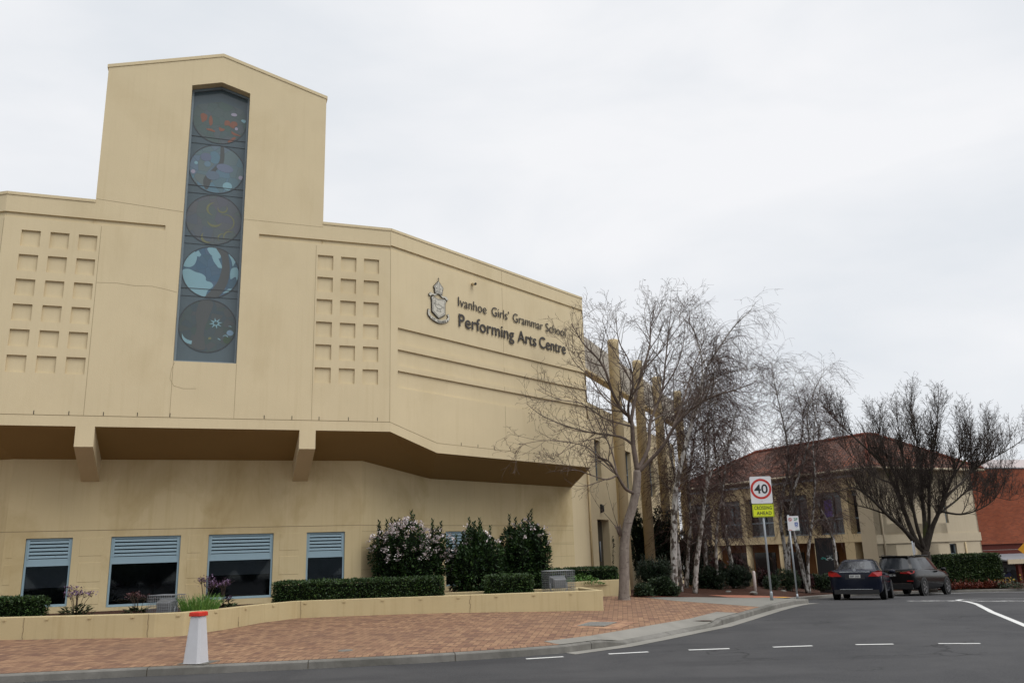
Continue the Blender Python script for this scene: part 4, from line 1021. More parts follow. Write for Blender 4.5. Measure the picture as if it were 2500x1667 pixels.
p1 = Vector((8.62, 27.0, zpave(8.62, 27.0)))
PS = empty('parking_sign', p1, 'small white parking sign with 2P and a wheelchair symbol on a thin pole', 'road sign')
tp = at(1932, 1256, 27.0); mb = MB(); mb.tube([p1, Vector((p1.x - .02, p1.y, tp.z))], .027, 10); mb.lathe(p1, [(.04, 0), (.03, .15)], 10); mb.build('pole', M['galv'], PS)
cp = at(1935.5, 1277, 27.0); s3 = sign_mat(Vector((cp.x, cp.y - .045, cp.z)), math.radians(-6), math.radians(.8))
mb = MB(); mb.prism(rrect(.35, .455, .02), s3, -.004, 0, 0, 1); p_ = mb.build('parking_plate', [signwhite, M['galv']], PS)
mb = MB(); mb.ring((-.088, .12), .042, .056, s3, .0005, .002, 28, 0); mb.prism([(-.125, .152), (-.117, .16), (-.051, .088), (-.059, .08)], s3, .002, .003, 0)
mb.prism([(-.15, -.205), (-.12, -.187), (-.12, -.198), (-.05, -.198), (-.05, -.212), (-.12, -.212), (-.12, -.222)], s3, .0005, .002, 0); mb.build('no_stopping_symbol', signred, p_)
text('letter', 'S', s3 @ Matrix.Translation((-.088, .093, .001)), .055, signblack, p_, .04, .001, .002)
text('letter', '2P', s3 @ Matrix.Translation((.085, .085, .001)), .078, signgreen, p_, .115, .001, .003)
mb = MB(); mb.prism(rrect(.10, .125, .008), s3 @ Matrix.Translation((.09, -.03, 0)), .0005, .002, 0)
W_ = s3 @ Matrix.Translation((.09, -.03, 0))
mb.ring((-.005, -.022), .022, .030, W_, .002, .003, 20, 1)
for q in ([(-.012, .03), (0, .03), (.004, -.005), (-.008, -.005)], [(-.008, -.012), (.03, -.012), (.03, -.004), (-.006, -.004)], [(.022, -.012), (.030, -.012), (.044, -.045), (.036, -.048)], [(-.004, .015), (.022, .015), (.022, .008), (-.004, .008)]): mb.prism(q, W_, .002, .003, 1)
mb.prism(blob(-.006, .042, .009, .009, 10), W_, .002, .003, 1); mb.build('wheelchair_symbol', [signblue, signwhite], p_)
text('word', 'ONLY', s3 @ Matrix.Translation((.09, -.135, .001)), .024, signblue, p_, .07, .001, 0)
mb = MB(); mb.prism([(.155, -.205), (.125, -.187), (.125, -.198), (.05, -.198), (.05, -.212), (.125, -.212), (.125, -.222)], s3, .0005, .002, 0); mb.build('arrow', signgreen, p_)
wq = at(1844, 1439, 34.3); wp = Vector((wq.x, wq.y, zpave(wq.x, wq.y))); mb = MB(); mb.lathe(wp, [(.062, -.1), (.062, .86), (.05, .90), (.02, .92)], 14)
tag(mb.build('guide_post', vary('pale_pink_paint', (.60, .53, .50), .05, 6)), 'pale round post at the edge of the birch garden', 'post')
# floodlights in wire cages
def floodlight(c, ang, lab, clab, w, d, h):
    F = empty('floodlight', c, lab, 'floodlight')
    Mx = Matrix.Translation(c) @ Matrix.Rotation(ang, 4, 'Z')
    mb = MB(); T_ = lambda p: Mx @ Vector(p)
    mb.hexa([T_(p) for p in ((-.19,-.11,.08),(.19,-.11,.08),(.16,.10,.03),(-.16,.10,.03),(-.20,-.06,.33),(.20,-.06,.33),(.17,.13,.27),(-.17,.13,.27))])
    bevel(mb.build('housing', M['steel'], F), .02)
    mb = MB(); mb.hexa([T_(p) for p in ((-.21,-.125,.06),(.21,-.125,.06),(.21,-.10,.06),(-.21,-.10,.06),(-.22,-.075,.35),(.22,-.075,.35),(.22,-.05,.35),(-.22,-.05,.35))]); mb.build('front_frame', M['galv'], F)
    mb = MB()
    for s in (-1, 1): mb.tube([T_((s*.225, 0, .18)), T_((s*.225, .02, -.02)), T_((s*.1, .05, -.05))], .012, 6)
    mb.build('mounting_arm', M['steel'], F)
    mb = MB()
    for k in range(int(w / .055) + 1):
        x = -w/2 + k * .055
        mb.tube([T_((x, -d/2, -.03)), T_((x, -d/2, h)), T_((x, d/2, h)), T_((x, d/2, -.03))], .0035, 4, cap=False)
    for k in range(int(d / .055) + 1):
        y = -d/2 + k * .055
        for s in (-1, 1): mb.tube([T_((s*w/2, y, -.03)), T_((s*w/2, y, h))], .0035, 4, cap=False)
        mb.tube([T_((-w/2, y, h)), T_((w/2, y, h))], .0035, 4, cap=False)
    for k in range(int((h + .03) / .055) + 1):
        z = -.03 + k * .055
        mb.tube([T_((-w/2,-d/2,z)), T_((w/2,-d/2,z)), T_((w/2,d/2,z)), T_((-w/2,d/2,z)), T_((-w/2,-d/2,z))], .0035, 4, cap=False)
    tag(mb.build('wire_cage', M['steel']), clab, 'cage')
fq = at(405, 1490, 18.75); floodlight(Vector((fq.x, fq.y, -1.15)), math.radians(165), 'dark floodlight in the planter beside the green feathery plant', 'rusty wire cage over the dark floodlight between the planter flowers', .60, .5, .42)
floodlight(Vector((1.0, 22.25, -1.05)), math.radians(200), 'grey floodlight at the right end of the planter', 'grey wire mesh cage over the floodlight at the right end of the planter', .70, .55, .48)

# ------------------------------------------------------------------ plants
def scatter_box(mb, F, dims, n, L_, W_, R, m=0, out=.6, jit=.06, roundness=.06, wave=.03):
    """leaves over a box's skin: F maps local (x, y, z)"""
    w, d, h = dims
    A = [w * h, w * h, d * h, d * h, w * d]; tot = sum(A)
    for _ in range(n):
        r = R.uniform(0, tot); f = 0
        while r > A[f]: r -= A[f]; f += 1
        x, y, z = R.uniform(-w/2, w/2), R.uniform(-d/2, d/2), R.uniform(0, h)
        if f == 0: y = -d/2; nn = Vector((0, -1, 0))
        elif f == 1: y = d/2; nn = Vector((0, 1, 0))
        elif f == 2: x = -w/2; nn = Vector((-1, 0, 0))
        elif f == 3: x = w/2; nn = Vector((1, 0, 0))
        else: z = h; nn = Vector((0, 0, 1))
        p = Vector((x, y, z))
        q = Vector((max(-w/2 + roundness, min(w/2 - roundness, x)), max(-d/2 + roundness, min(d/2 - roundness, y)), min(z, h - roundness)))
        if (p - q).length > 1e-6: p = q + (p - q).normalized() * roundness; nn = (p - q).normalized()
        p += nn * (R.uniform(-jit, jit * .45) + wave * noise.noise(p * 2.3))
        dv = (nn * out + Vector((R.uniform(-1, 1), R.uniform(-1, 1), R.uniform(-.6, 1)))).normalized()
        s = R.uniform(.7, 1.3)
        mb.leaf(F @ p, F.to_3x3() @ dv, F.to_3x3() @ Vector((R.uniform(-1, 1), R.uniform(-1, 1), 1)), L_ * s, W_ * s, m)
def box_hedge(c, ang, dims, n, label, mat='box', leaf=(.055, .032), name='box_hedge', cat='hedge', group=None, seed=1):
    F = Matrix.Translation(c) @ Matrix.Rotation(ang, 4, 'Z'); R = random.Random(seed)
    O = empty(name, c, label, cat, group)
    mb = MB(); scatter_box(mb, F, dims, n, leaf[0], leaf[1], R); mb.build('foliage', M[mat], O)
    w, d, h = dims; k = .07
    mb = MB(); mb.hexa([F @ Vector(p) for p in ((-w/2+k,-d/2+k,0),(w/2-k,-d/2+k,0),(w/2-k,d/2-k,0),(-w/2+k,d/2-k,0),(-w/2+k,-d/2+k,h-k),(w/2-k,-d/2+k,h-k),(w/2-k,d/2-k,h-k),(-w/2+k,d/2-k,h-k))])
    mb.build('hedge_shade_core', M['core'], O); return O  # near-black box stands in for the shade inside the hedge
aw = math.atan2(.5, 6.67)
def hedge_px(x0, x1, ytop, Y, d, zb, n, label, seed, ang=aw):
    a, b = at(x0, ytop, Y), at(x1, ytop, Y)
    w = (b.x - a.x) / math.cos(ang); c = Vector(((a.x + b.x) / 2 - d / 2 * math.sin(ang), Y + d / 2, zb)); h = (a.z + b.z) / 2 - zb
    return box_hedge(c, ang, (w, d, h), n, label, seed=seed)
hedge_px(671, 1078, 1417, 21.3, .75, -1.17, 13000, 'longest clipped box hedge in the planter, below the white-flowered shrub', 2)
hedge_px(1188, 1301, 1406, 21.75, .8, -1.17, 5000, 'short clipped box hedge block in the middle of the planter', 3)
hedge_px(1290, 1376, 1393, 24.2, .9, -1.17, 4500, 'box hedge block behind the caged grey floodlight', 4)
hedge_px(1384, 1509, 1387, 27.6, .9, -1.17, 5000, 'box hedge in front of the dark side door', 5)
hedge_px(-60, 84, 1462, 18.9, .6, -1.17, 4500, 'low box hedge at the far left end of the planter', 6, -.08)
def shrub(name, c, rx, ry, h, n, mat, label, leaf=(.09, .045), seed=1, spikes=0, blossom=0, zones=None, cat='shrub', group=None, lumps=9, tight=.75, blmat='blossom', bl=(0.3, 1.0), blz=.55):
    """bush: stems, leaves on lumpy overlapping clumps, upright shoots, flower clusters on its skin"""
    R = random.Random(seed); O = empty(name, c, label, cat, group); c = Vector(c)
    mb = MB(); core = MB(); st = MB(); bls = MB()
    cl = []
    for k in range(lumps):
        a = 2 * math.pi * k / lumps * 1.618 * 2 + R.uniform(-.4, .4); rr = math.sqrt((k + .5) / lumps) * tight
        zz = h * R.uniform(.28, .72) if k else h * .5
        r = R.uniform(.36, .55)
        cl.append((c + Vector((math.cos(a) * rx * rr, math.sin(a) * ry * rr, zz)), Vector((rx * r, ry * r, h * min(r, .48) * .8))))
    cl.append((c + Vector((0, 0, h * .33)), Vector((rx * .85, ry * .85, h * .36))))
    for p, s in cl:
        st.tube([c + Vector((R.uniform(-.1, .1), R.uniform(-.1, .1), -.05)), (c + p) / 2 + Vector((0, 0, -.1)), p], [.02, .014, .006], 5)
    W = [s.x * s.y + s.x * s.z for p, s in cl]; tot = sum(W)
    inside = lambda q, me: any(j != me and ((q - p).x / s.x) ** 2 + ((q - p).y / s.y) ** 2 + ((q - p).z / s.z) ** 2 < .55 for j, (p, s) in enumerate(cl))
    cnt = 0; tries = 0
    while cnt < n and tries < n * 3:
        tries += 1
        r = R.uniform(0, tot); k = 0
        while r > W[k] and k < len(cl) - 1: r -= W[k]; k += 1
        p, s = cl[k]
        v = Vector((R.gauss(0, 1), R.gauss(0, 1), R.gauss(0, 1))).normalized()
        f = R.uniform(.62, 1.06) ** .6
        q = p + Vector((v.x * s.x, v.y * s.y, v.z * s.z)) * f
        if q.z < c.z + .02 or inside(q, k): continue
        d = (v * .8 + Vector((R.uniform(-1, 1), R.uniform(-1, 1), R.uniform(-.5, 1.1)))).normalized(); sc_ = R.uniform(.65, 1.3)
        mb.leaf(q, d, Vector((R.uniform(-.7, .7), R.uniform(-.7, .7), 1)), leaf[0] * sc_, leaf[1] * sc_); cnt += 1
        if blossom and f > .90 and q.z > c.z + h * blz and cnt % max(1, int(n / (blossom * 3))) == 0 and v.y < .5:
            if R.random() < bl[0] + (bl[1] - bl[0]) * (q.z - c.z - h * blz) / (h * (1 - blz) + .01):
                for _ in range(12):
                    e_ = Vector((R.gauss(0, .035), R.gauss(0, .035), R.gauss(0, .03)))
                    bls.leaf(q + v * .10 + e_, (v + Vector((R.uniform(-1, 1), R.uniform(-1, 1), R.uniform(-.3, 1)))).normalized(), Vector((0, 0, 1)), .055, .05)
    for k in range(spikes):
        p, s = cl[R.randrange(len(cl) - 1)]
        b_ = p + Vector((R.uniform(-.5, .5) * s.x, R.uniform(-.6, .3) * s.y, s.z * .7))
        hh = R.uniform(.18, .42) * min(1.4, h); tip = b_ + Vector((R.uniform(-.06, .06), R.uniform(-.05, .05), hh))
        st.tube([b_, (b_ + tip) / 2 + Vector((.01, 0, 0)), tip], [.008, .006, .003], 4)
        for j in range(int(hh / .018)):
            f = j / (hh / .018); q = b_.lerp(tip, f); a = j * 2.4
            mb.leaf(q, Vector((math.cos(a), math.sin(a), .75 + f * .5)), Vector((0, 0, 1)), leaf[0] * 1.05, leaf[1])
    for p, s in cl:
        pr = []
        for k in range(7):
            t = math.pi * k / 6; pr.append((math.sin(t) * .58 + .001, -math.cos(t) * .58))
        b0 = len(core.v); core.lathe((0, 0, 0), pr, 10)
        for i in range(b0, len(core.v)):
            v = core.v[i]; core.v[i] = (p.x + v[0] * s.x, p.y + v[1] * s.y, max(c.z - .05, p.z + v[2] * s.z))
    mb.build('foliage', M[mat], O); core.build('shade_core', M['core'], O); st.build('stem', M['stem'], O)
    if bls.v: bls.build('blossom', M[blmat], O)
    return O
def shrub_px(x0, x1, yt, yb, Y, n, mat, label, **k):
    a, b, t, g = at(x0, yb, Y), at(x1, yb, Y), at((x0 + x1) / 2, yt, Y), at((x0 + x1) / 2, yb, Y)
    c = Vector(((a.x + b.x) / 2, Y, g.z)); rx = (b.x - a.x) / 2
    nm = k.pop('name', 'shrub'); ry = k.pop('ry', rx * .8)
    return shrub(nm, c, rx, ry, t.z - g.z, n, mat, label, **k)
shrub_px(915, 1090, 1292, 1440, 23.4, 9000, 'shrub', 'wide dark shrub thick with white blossom against the cream wall', name='flowering_shrub', seed=11, spikes=34, blossom=520, ry=.7, lumps=14, leaf=(.10, .05), tight=.8, blz=.48, bl=(.25, 1))
shrub_px(1100, 1222, 1285, 1446, 23.6, 7600, 'shrub', 'tallest dark shrub with a leafy crown tip and a few white flowers', name='flowering_shrub', seed=12, spikes=30, blossom=130, ry=.65, lumps=12, leaf=(.10, .05), tight=.75, bl=(.1, .8))
shrub_px(1222, 1340, 1290, 1430, 24.6, 7200, 'shrub', 'dark shrub with upright shoots right of the tallest one by the wall', name='flowering_shrub', seed=13, spikes=34, blossom=70, ry=.65, lumps=12, leaf=(.105, .052), tight=.75, bl=(.1, .7))
shrub_px(1215, 1250, 1335, 1430, 24.3, 1500, 'shrub', 'narrow dark shrub filling the gap between two taller ones', seed=14, spikes=6, ry=.4, lumps=6)
def herb(name, x, y, h, r, label, mat='midshrub', fl='purple', nf=7, nl=120, seed=1, leaf=(.13, .07), flw=.07):
    R = random.Random(seed); c = Vector((x, y, -1.17)); O = empty(name, c, label, 'flower')
    lf, sm_, f_ = MB(), MB(), MB()
    for k in range(nl):
        a = R.uniform(0, 6.28); rr = r * math.sqrt(R.random()); z = R.uniform(.02, h * .5) * (1 - .5 * rr / r)
        d = Vector((math.cos(a), math.sin(a), R.uniform(-.1, .8)))
        lf.leaf(c + Vector((math.cos(a) * rr * .8, math.sin(a) * rr * .8, z)), d, Vector((0, 0, 1)), leaf[0] * R.uniform(.7, 1.3), leaf[1] * R.uniform(.7, 1.3))
    for k in range(nf):
        a = R.uniform(0, 6.28); rr = r * R.uniform(.1, .85); tip = c + Vector((math.cos(a) * rr, math.sin(a) * rr, h * R.uniform(.72, 1.0)))
        sm_.tube([c + Vector((math.cos(a) * rr * .3, math.sin(a) * rr * .3, 0)), c.lerp(tip, .55) + Vector((0, 0, .05)), tip], [.007, .006, .004], 4)
        for j in range(26):
            q = tip + Vector((R.gauss(0, flw), R.gauss(0, flw), R.gauss(0, flw * .35)))
            f_.leaf(q, Vector((R.uniform(-1, 1), R.uniform(-1, 1), R.uniform(0, 1))), Vector((0, 0, 1)), .045, .035)
            if j % 3 == 0: sm_.tube([tip - Vector((0, 0, .08)), q], [.003, .002], 3)
    lf.build('leaves', M[mat], O); sm_.build('stem', M['stem'], O); f_.build('flower_head', M[fl], O); return O
herb('flowering_plant', at(188, 1485, 18.6).x, 18.6, .66, .36, 'leafy plant with purple flower heads left of the widest window', seed=1, nf=9, nl=170)
herb('flowering_plant', at(334, 1485, 18.8).x, 18.8, .48, .30, 'low plant with dull red flowers just left of the rusty cage', seed=2, nf=6, nl=130, leaf=(.12, .05), fl='burg')
herb('flowering_plant', at(498, 1485, 19.3).x, 19.3, .78, .34, 'tall mauve flower heads behind the feathery green plant', seed=3, nf=9, nl=60)
herb('flowering_plant', at(545, 1485, 19.9).x, 19.9, .72, .25, 'mauve flower heads on bare stems in front of the third window', seed=4, nf=5, nl=40)
herb('flowering_plant', at(556, 1485, 20.1).x, 20.1, .32, .22, 'small leafy plant at the end of the longest box hedge', seed=5, nf=2, nl=70, flw=.03)
def tuft(name, x, y, z, h, r, n, mat, label, seed=1, cat='plant', w=.008):
    R = random.Random(seed); mb = MB()
    for k in range(n):
        a = R.uniform(0, 6.28); rr = r * math.sqrt(R.random()); b_ = Vector((x + math.cos(a) * rr * .7, y + math.sin(a) * rr * .7, z))
        t = b_ + Vector((math.cos(a) * rr * .5 + R.uniform(-.05, .05), math.sin(a) * rr * .5, h * R.uniform(.6, 1)))
        q = b_.lerp(t, .55) + Vector((0, 0, h * .08)); s = Vector((w, 0, 0))
        mb.face([b_ - s, b_ + s, q + s * .7, q - s * .7]); mb.face([q - s * .7, q + s * .7, t])
        for j in range(3):
            e_ = b_.lerp(t, R.uniform(.3, .95)); mb.leaf(e_, Vector((R.uniform(-1, 1), R.uniform(-1, 1), R.uniform(.2, 1))), Vector((0, 0, 1)), .05, .010)
    return tag(mb.build(name, M[mat]), label, cat)
tuft('fennel_plant', at(485, 1485, 18.7).x, 18.75, -1.17, .46, .46, 260, 'bright', 'bright green feathery plant behind the bollard', 3)
def groundcover(name, c, rx, ry, h, n, mat, label, seed=1, leaf=(.06, .05)):
    R = random.Random(seed); mb = MB(); c = Vector(c)
    for k in range(n):
        a = R.uniform(0, 6.28); rr = math.sqrt(R.random()); q = c + Vector((math.cos(a) * rr * rx, math.sin(a) * rr * ry, h * (1 - rr * rr) * R.uniform(.3, 1)))
        mb.leaf(q, Vector((R.uniform(-1, 1), R.uniform(-1, 1), R.uniform(.1, 1))), Vector((0, 0, 1)), leaf[0] * R.uniform(.7, 1.3), leaf[1])
    return tag(mb.build(name, M[mat]), label, 'plant')
groundcover('leafy_plant', (1.9, 27.0, -1.15), .75, .5, .34, 900, 'bright', 'bright green leafy plants behind the short cream wall', 5)
groundcover('leafy_plant', (3.05, 27.9, -1.15), .40, .35, .34, 380, 'bright', 'small bright green clump behind the street tree trunk', 6)
# garden shrubs around the birches
for x0, x1, yt, yb, Y, n, mt, lab, kw in [
    (1545, 1600, 1425, 1462, 26.8, 1500, 'midshrub', 'low grey-green shrub right of the street tree base', dict(lumps=6, leaf=(.075, .045))),
    (1588, 1662, 1408, 1462, 27.2, 3400, 'midshrub', 'rounded glossy shrub on the red mulch', dict(lumps=9, leaf=(.075, .045))),
    (1545, 1642, 1368, 1430, 30.5, 4200, 'darkshrub', 'dark feathery conifer shrub behind the ochre column', dict(lumps=10, leaf=(.10, .02), spikes=30)),
    (1470, 1500, 1290, 1400, 36.0, 1500, 'darkshrub', 'dark climbing shrub against the hall side wall', dict(lumps=8, leaf=(.12, .06))),
    (1540, 1600, 1240, 1400, 37.0, 3200, 'darkshrub', 'tall dark evergreen between the two nearest columns', dict(lumps=10, leaf=(.14, .06))),
    (1590, 1660, 1250, 1420, 38.5, 3400, 'darkshrub', 'tall dark evergreen behind the thickest birch trunk', dict(lumps=10, leaf=(.14, .06))),
    (1655, 1740, 1300, 1425, 40.0, 3600, 'darkshrub', 'dark evergreen behind the leaning birch trunk', dict(lumps=11, leaf=(.14, .06))),
    (1690, 1770, 1385, 1440, 35.0, 2600, 'darkshrub', 'low dark shrub at the left of the rounded conifer', dict(lumps=9, leaf=(.10, .05))),
    (1752, 1838, 1382, 1438, 35.5, 4200, 'darkshrub', 'rounded dark green conifer shrub by the pale post', dict(lumps=9, leaf=(.10, .02), spikes=16)),
    (1735, 1772, 1366, 1410, 38.5, 1300, 'burg', 'burgundy shrub in front of the first porch column', dict(lumps=7, leaf=(.12, .06))),
    (1785, 1835, 1362, 1420, 40.0, 1700, 'burg', 'dark weeping purple shrub leaning over the pale post', dict(lumps=7, leaf=(.12, .05))),
    (1848, 1895, 1390, 1432, 38.5, 1400, 'burg', 'brownish shrub behind the speed sign pole', dict(lumps=7, leaf=(.10, .05))),
    (1862, 1905, 1405, 1438, 37.0, 1200, 'midshrub', 'small green shrub left of the parking sign pole', dict(lumps=6, leaf=(.10, .04))),
    (1895, 1955, 1392, 1436, 38.0, 1800, 'midshrub', 'strappy green shrub behind the parking sign pole', dict(lumps=7, leaf=(.16, .025))),
    (1935, 1990, 1396, 1434, 38.5, 1500, 'burg', 'dusky shrub under the multi-stemmed birch', dict(lumps=7, leaf=(.10, .05))),
    (1975, 2040, 1400, 1440, 39.0, 1800, 'midshrub', 'grey shrub left of the dark blue sedan', dict(lumps=7, leaf=(.10, .05)))]:
    shrub_px(x0, x1, yt, yb, Y, n, mt, lab, seed=x0, **kw)
def rock(x, y, r, lab, seed):
    R = random.Random(seed); mb = MB(); n = 9; z0 = zpave(x, y)
    pr = [(.6 * r, -.05), (r, .05), (.95 * r, .3 * r), (.6 * r, .55 * r), (.15 * r, .62 * r)]
    mb.lathe((x, y, z0 + .05), pr, n)
    mb.v = [(a + R.uniform(-.15, .15) * r, b + R.uniform(-.15, .15) * r, c + R.uniform(-.1, .1) * r) for a, b, c in mb.v]
    tag(mb.build('garden_rock', M['kerb'], merge=True), lab, 'rock')
rock(8.9, 33.0, .17, 'grey rock at the foot of the conifer shrub', 1); rock(11.2, 37.0, .18, 'small grey rock right of the parking sign pole', 2); rock(8.2, 34.2, .15, 'half-buried grey rock in the dark mulch', 3)

# unseen trees added behind the viewer so windows and car paint reflect something dark
R = random.Random(77); mb = MB()
for k in range(46):
    x = -70 + k * 3.1 + R.uniform(-1, 1); h = R.uniform(4.5, 8.5); y = -20 + R.uniform(-2, 2)
    mb.lathe((x, y, -1.9), [(.3, 0), (R.uniform(1.6, 2.4), h * .25), (R.uniform(1.8, 2.6), h * .55), (1.2, h * .85), (.2, h)], 9)
    for j in range(60):
        a = R.uniform(0, 6.28); mb.leaf(Vector((x + 2.2 * math.cos(a), y + 2.2 * math.sin(a), -1.6 + h * R.uniform(.1, .8))), Vector((math.cos(a), math.sin(a), R.uniform(-.3, .8))), Vector((0, 0, 1)), .6, .3)
tag(mb.build('added_treeline', M['midshrub']), 'dark green tree row added out of view behind the viewer to darken reflections', 'added trees', kind='stuff')
# ------------------------------------------------------------------ bare trees
def spline(P, n=4):
    """smooth polyline through P"""
    P = [Vector(p) for p in P]; out = []
    for k in range(len(P) - 1):
        p0, p1, p2, p3 = P[max(0, k-1)], P[k], P[k+1], P[min(len(P)-1, k+2)]
        for j in range(n):
            t = j / n
            out.append(.5 * ((2*p1) + (p2-p0)*t + (2*p0-5*p1+4*p2-p3)*t*t + (3*p1-p0-3*p2+p3)*t*t*t))
    out.append(P[-1]); return out
def lerp_r(r0, r1, n, pw=1.0): return [r0 + (r1 - r0) * (k / (n - 1)) ** pw for k in range(n)]
class Tree:
    def __init__(s, seed): s.R = random.Random(seed); s.trunk = MB(); s.limb = MB(); s.twig = MB(); s.fruit = MB()
    def shoot(s, p, d, L_, r, lvl, trop, wig, child, cfg):
        """a branch that wanders, bends with trop, and carries side shoots"""
        R = s.R; seg = cfg['seg'][lvl]; n = max(3, int(L_ / seg)); st = L_ / n
        pts = [p.copy()]; d = d.normalized(); q = p.copy()
        for k in range(n):
            d = (d + Vector((R.gauss(0, wig), R.gauss(0, wig), R.gauss(0, wig))) + trop * st).normalized()
            q = q + d * st; pts.append(q.copy())
        tgt = s.limb if lvl == 0 else s.twig
        tgt.tube(pts, lerp_r(r, max(cfg['rmin'], r * .35), n + 1), 5 if lvl == 0 else 3, 0, cap=False)
        if lvl + 1 < len(cfg['seg']):
            cnt = int(child[lvl] * L_ + R.random())
            for k in range(cnt):
                f = R.uniform(cfg['from'][lvl], 1.0) if k else 1.0
                i = min(n - 1, int(f * n)); b = pts[i].lerp(pts[i + 1], R.random()); dd = (pts[i + 1] - pts[i]).normalized()
                side = dd.orthogonal(); side.rotate(Matrix.Rotation(R.uniform(0, 6.283), 3, dd))
                a = R.uniform(*cfg['ang'][lvl])
                nd = dd * math.cos(a) + side * math.sin(a)
                l = cfg['len'][lvl + 1] * R.uniform(.55, 1.25) * (1.15 - .45 * f)
                s.shoot(b, nd, l, max(cfg['rmin'], r * cfg['rr'][lvl] * (1.1 - .4 * f)), lvl + 1, cfg['trop'][lvl + 1], cfg['wig'][lvl + 1], child, cfg)
        elif cfg.get('fruit') and R.random() < cfg['fruit']:
            c = pts[-1]; s.fruit.lathe(c - Vector((0, 0, .03)), [(.004, .0), (.016, .008), (.016, .022), (.004, .03)], 5)
    def along(s, pts, r0, r1, dens, cfg, child, f0=.2, up=0.0):
        """side branches all along a hand-placed limb"""
        R = s.R; L_ = sum((b - a).length for a, b in zip(pts, pts[1:])); n = len(pts)
        for k in range(int(L_ * dens)):
            f = R.uniform(f0, 1.0); x = f * (n - 1); i = min(n - 2, int(x)); b = pts[i].lerp(pts[i + 1], x - i)
            dd = (pts[i + 1] - pts[i]).normalized(); side = dd.orthogonal(); side.rotate(Matrix.Rotation(R.uniform(0, 6.283), 3, dd))
            a = R.uniform(*cfg['ang0']); nd = (dd * math.cos(a) + side * math.sin(a) + Vector((0, 0, up))).normalized()
            rr = r0 + (r1 - r0) * f
            s.shoot(b, nd, cfg['len'][0] * R.uniform(.5, 1.3) * (1.1 - cfg.get('tap', .4) * f), min(rr * .6, cfg['r0']), 0, cfg['trop'][0], cfg['wig'][0], child, cfg)
    def finish(s, name, label, base, mt, ml, mw, cat='tree', group=None, mf=None):
        O = empty(name, base, label, cat, group)
        s.trunk.build('trunk', mt, O); s.limb.build('limb', ml, O); s.twig.build('twigs', mw, O)
        if s.fruit.v: s.fruit.build('seed_balls', mf, O)
        return O
# the grey street tree at the end of the planter
Y0 = 25.3
T1 = Tree(5)
def pp(px, py, dy=0.0): return at(px, py, Y0 + dy)
base = pp(1524, 1462); base.z = zpave(base.x, base.y)
tr = spline([base + Vector((0, 0, -.1)), base + Vector((0.0, 0, .12)), pp(1524, 1420), pp(1524, 1380), pp(1525, 1320), pp(1533, 1275), pp(1545, 1235), pp(1554, 1190), pp(1556, 1148)], 5)
rad = [.215, .205, .195, .185, .175, .168, .163, .160] + lerp_r(.158, .118, len(tr) - 8)
T1.trunk.tube(tr, rad, 16)
fk = pp(1556, 1148)
cfg1 = dict(tap=.55, seg=[.16, .13, .10, .09], rmin=.0038, rr=[.5, .6, .7], ang=[(.35, .95), (.35, 1.0), (.4, 1.0)], ang0=(.35, 1.0), len=[1.35, .62, .30, .15], r0=.022, trop=[Vector((0, 0, .35)), Vector((0, 0, .4)), Vector((0, 0, .3)), Vector((0, 0, .2))], wig=[.065, .09, .12, .13], **{'from': [.15, .15, .2]}, fruit=.05)
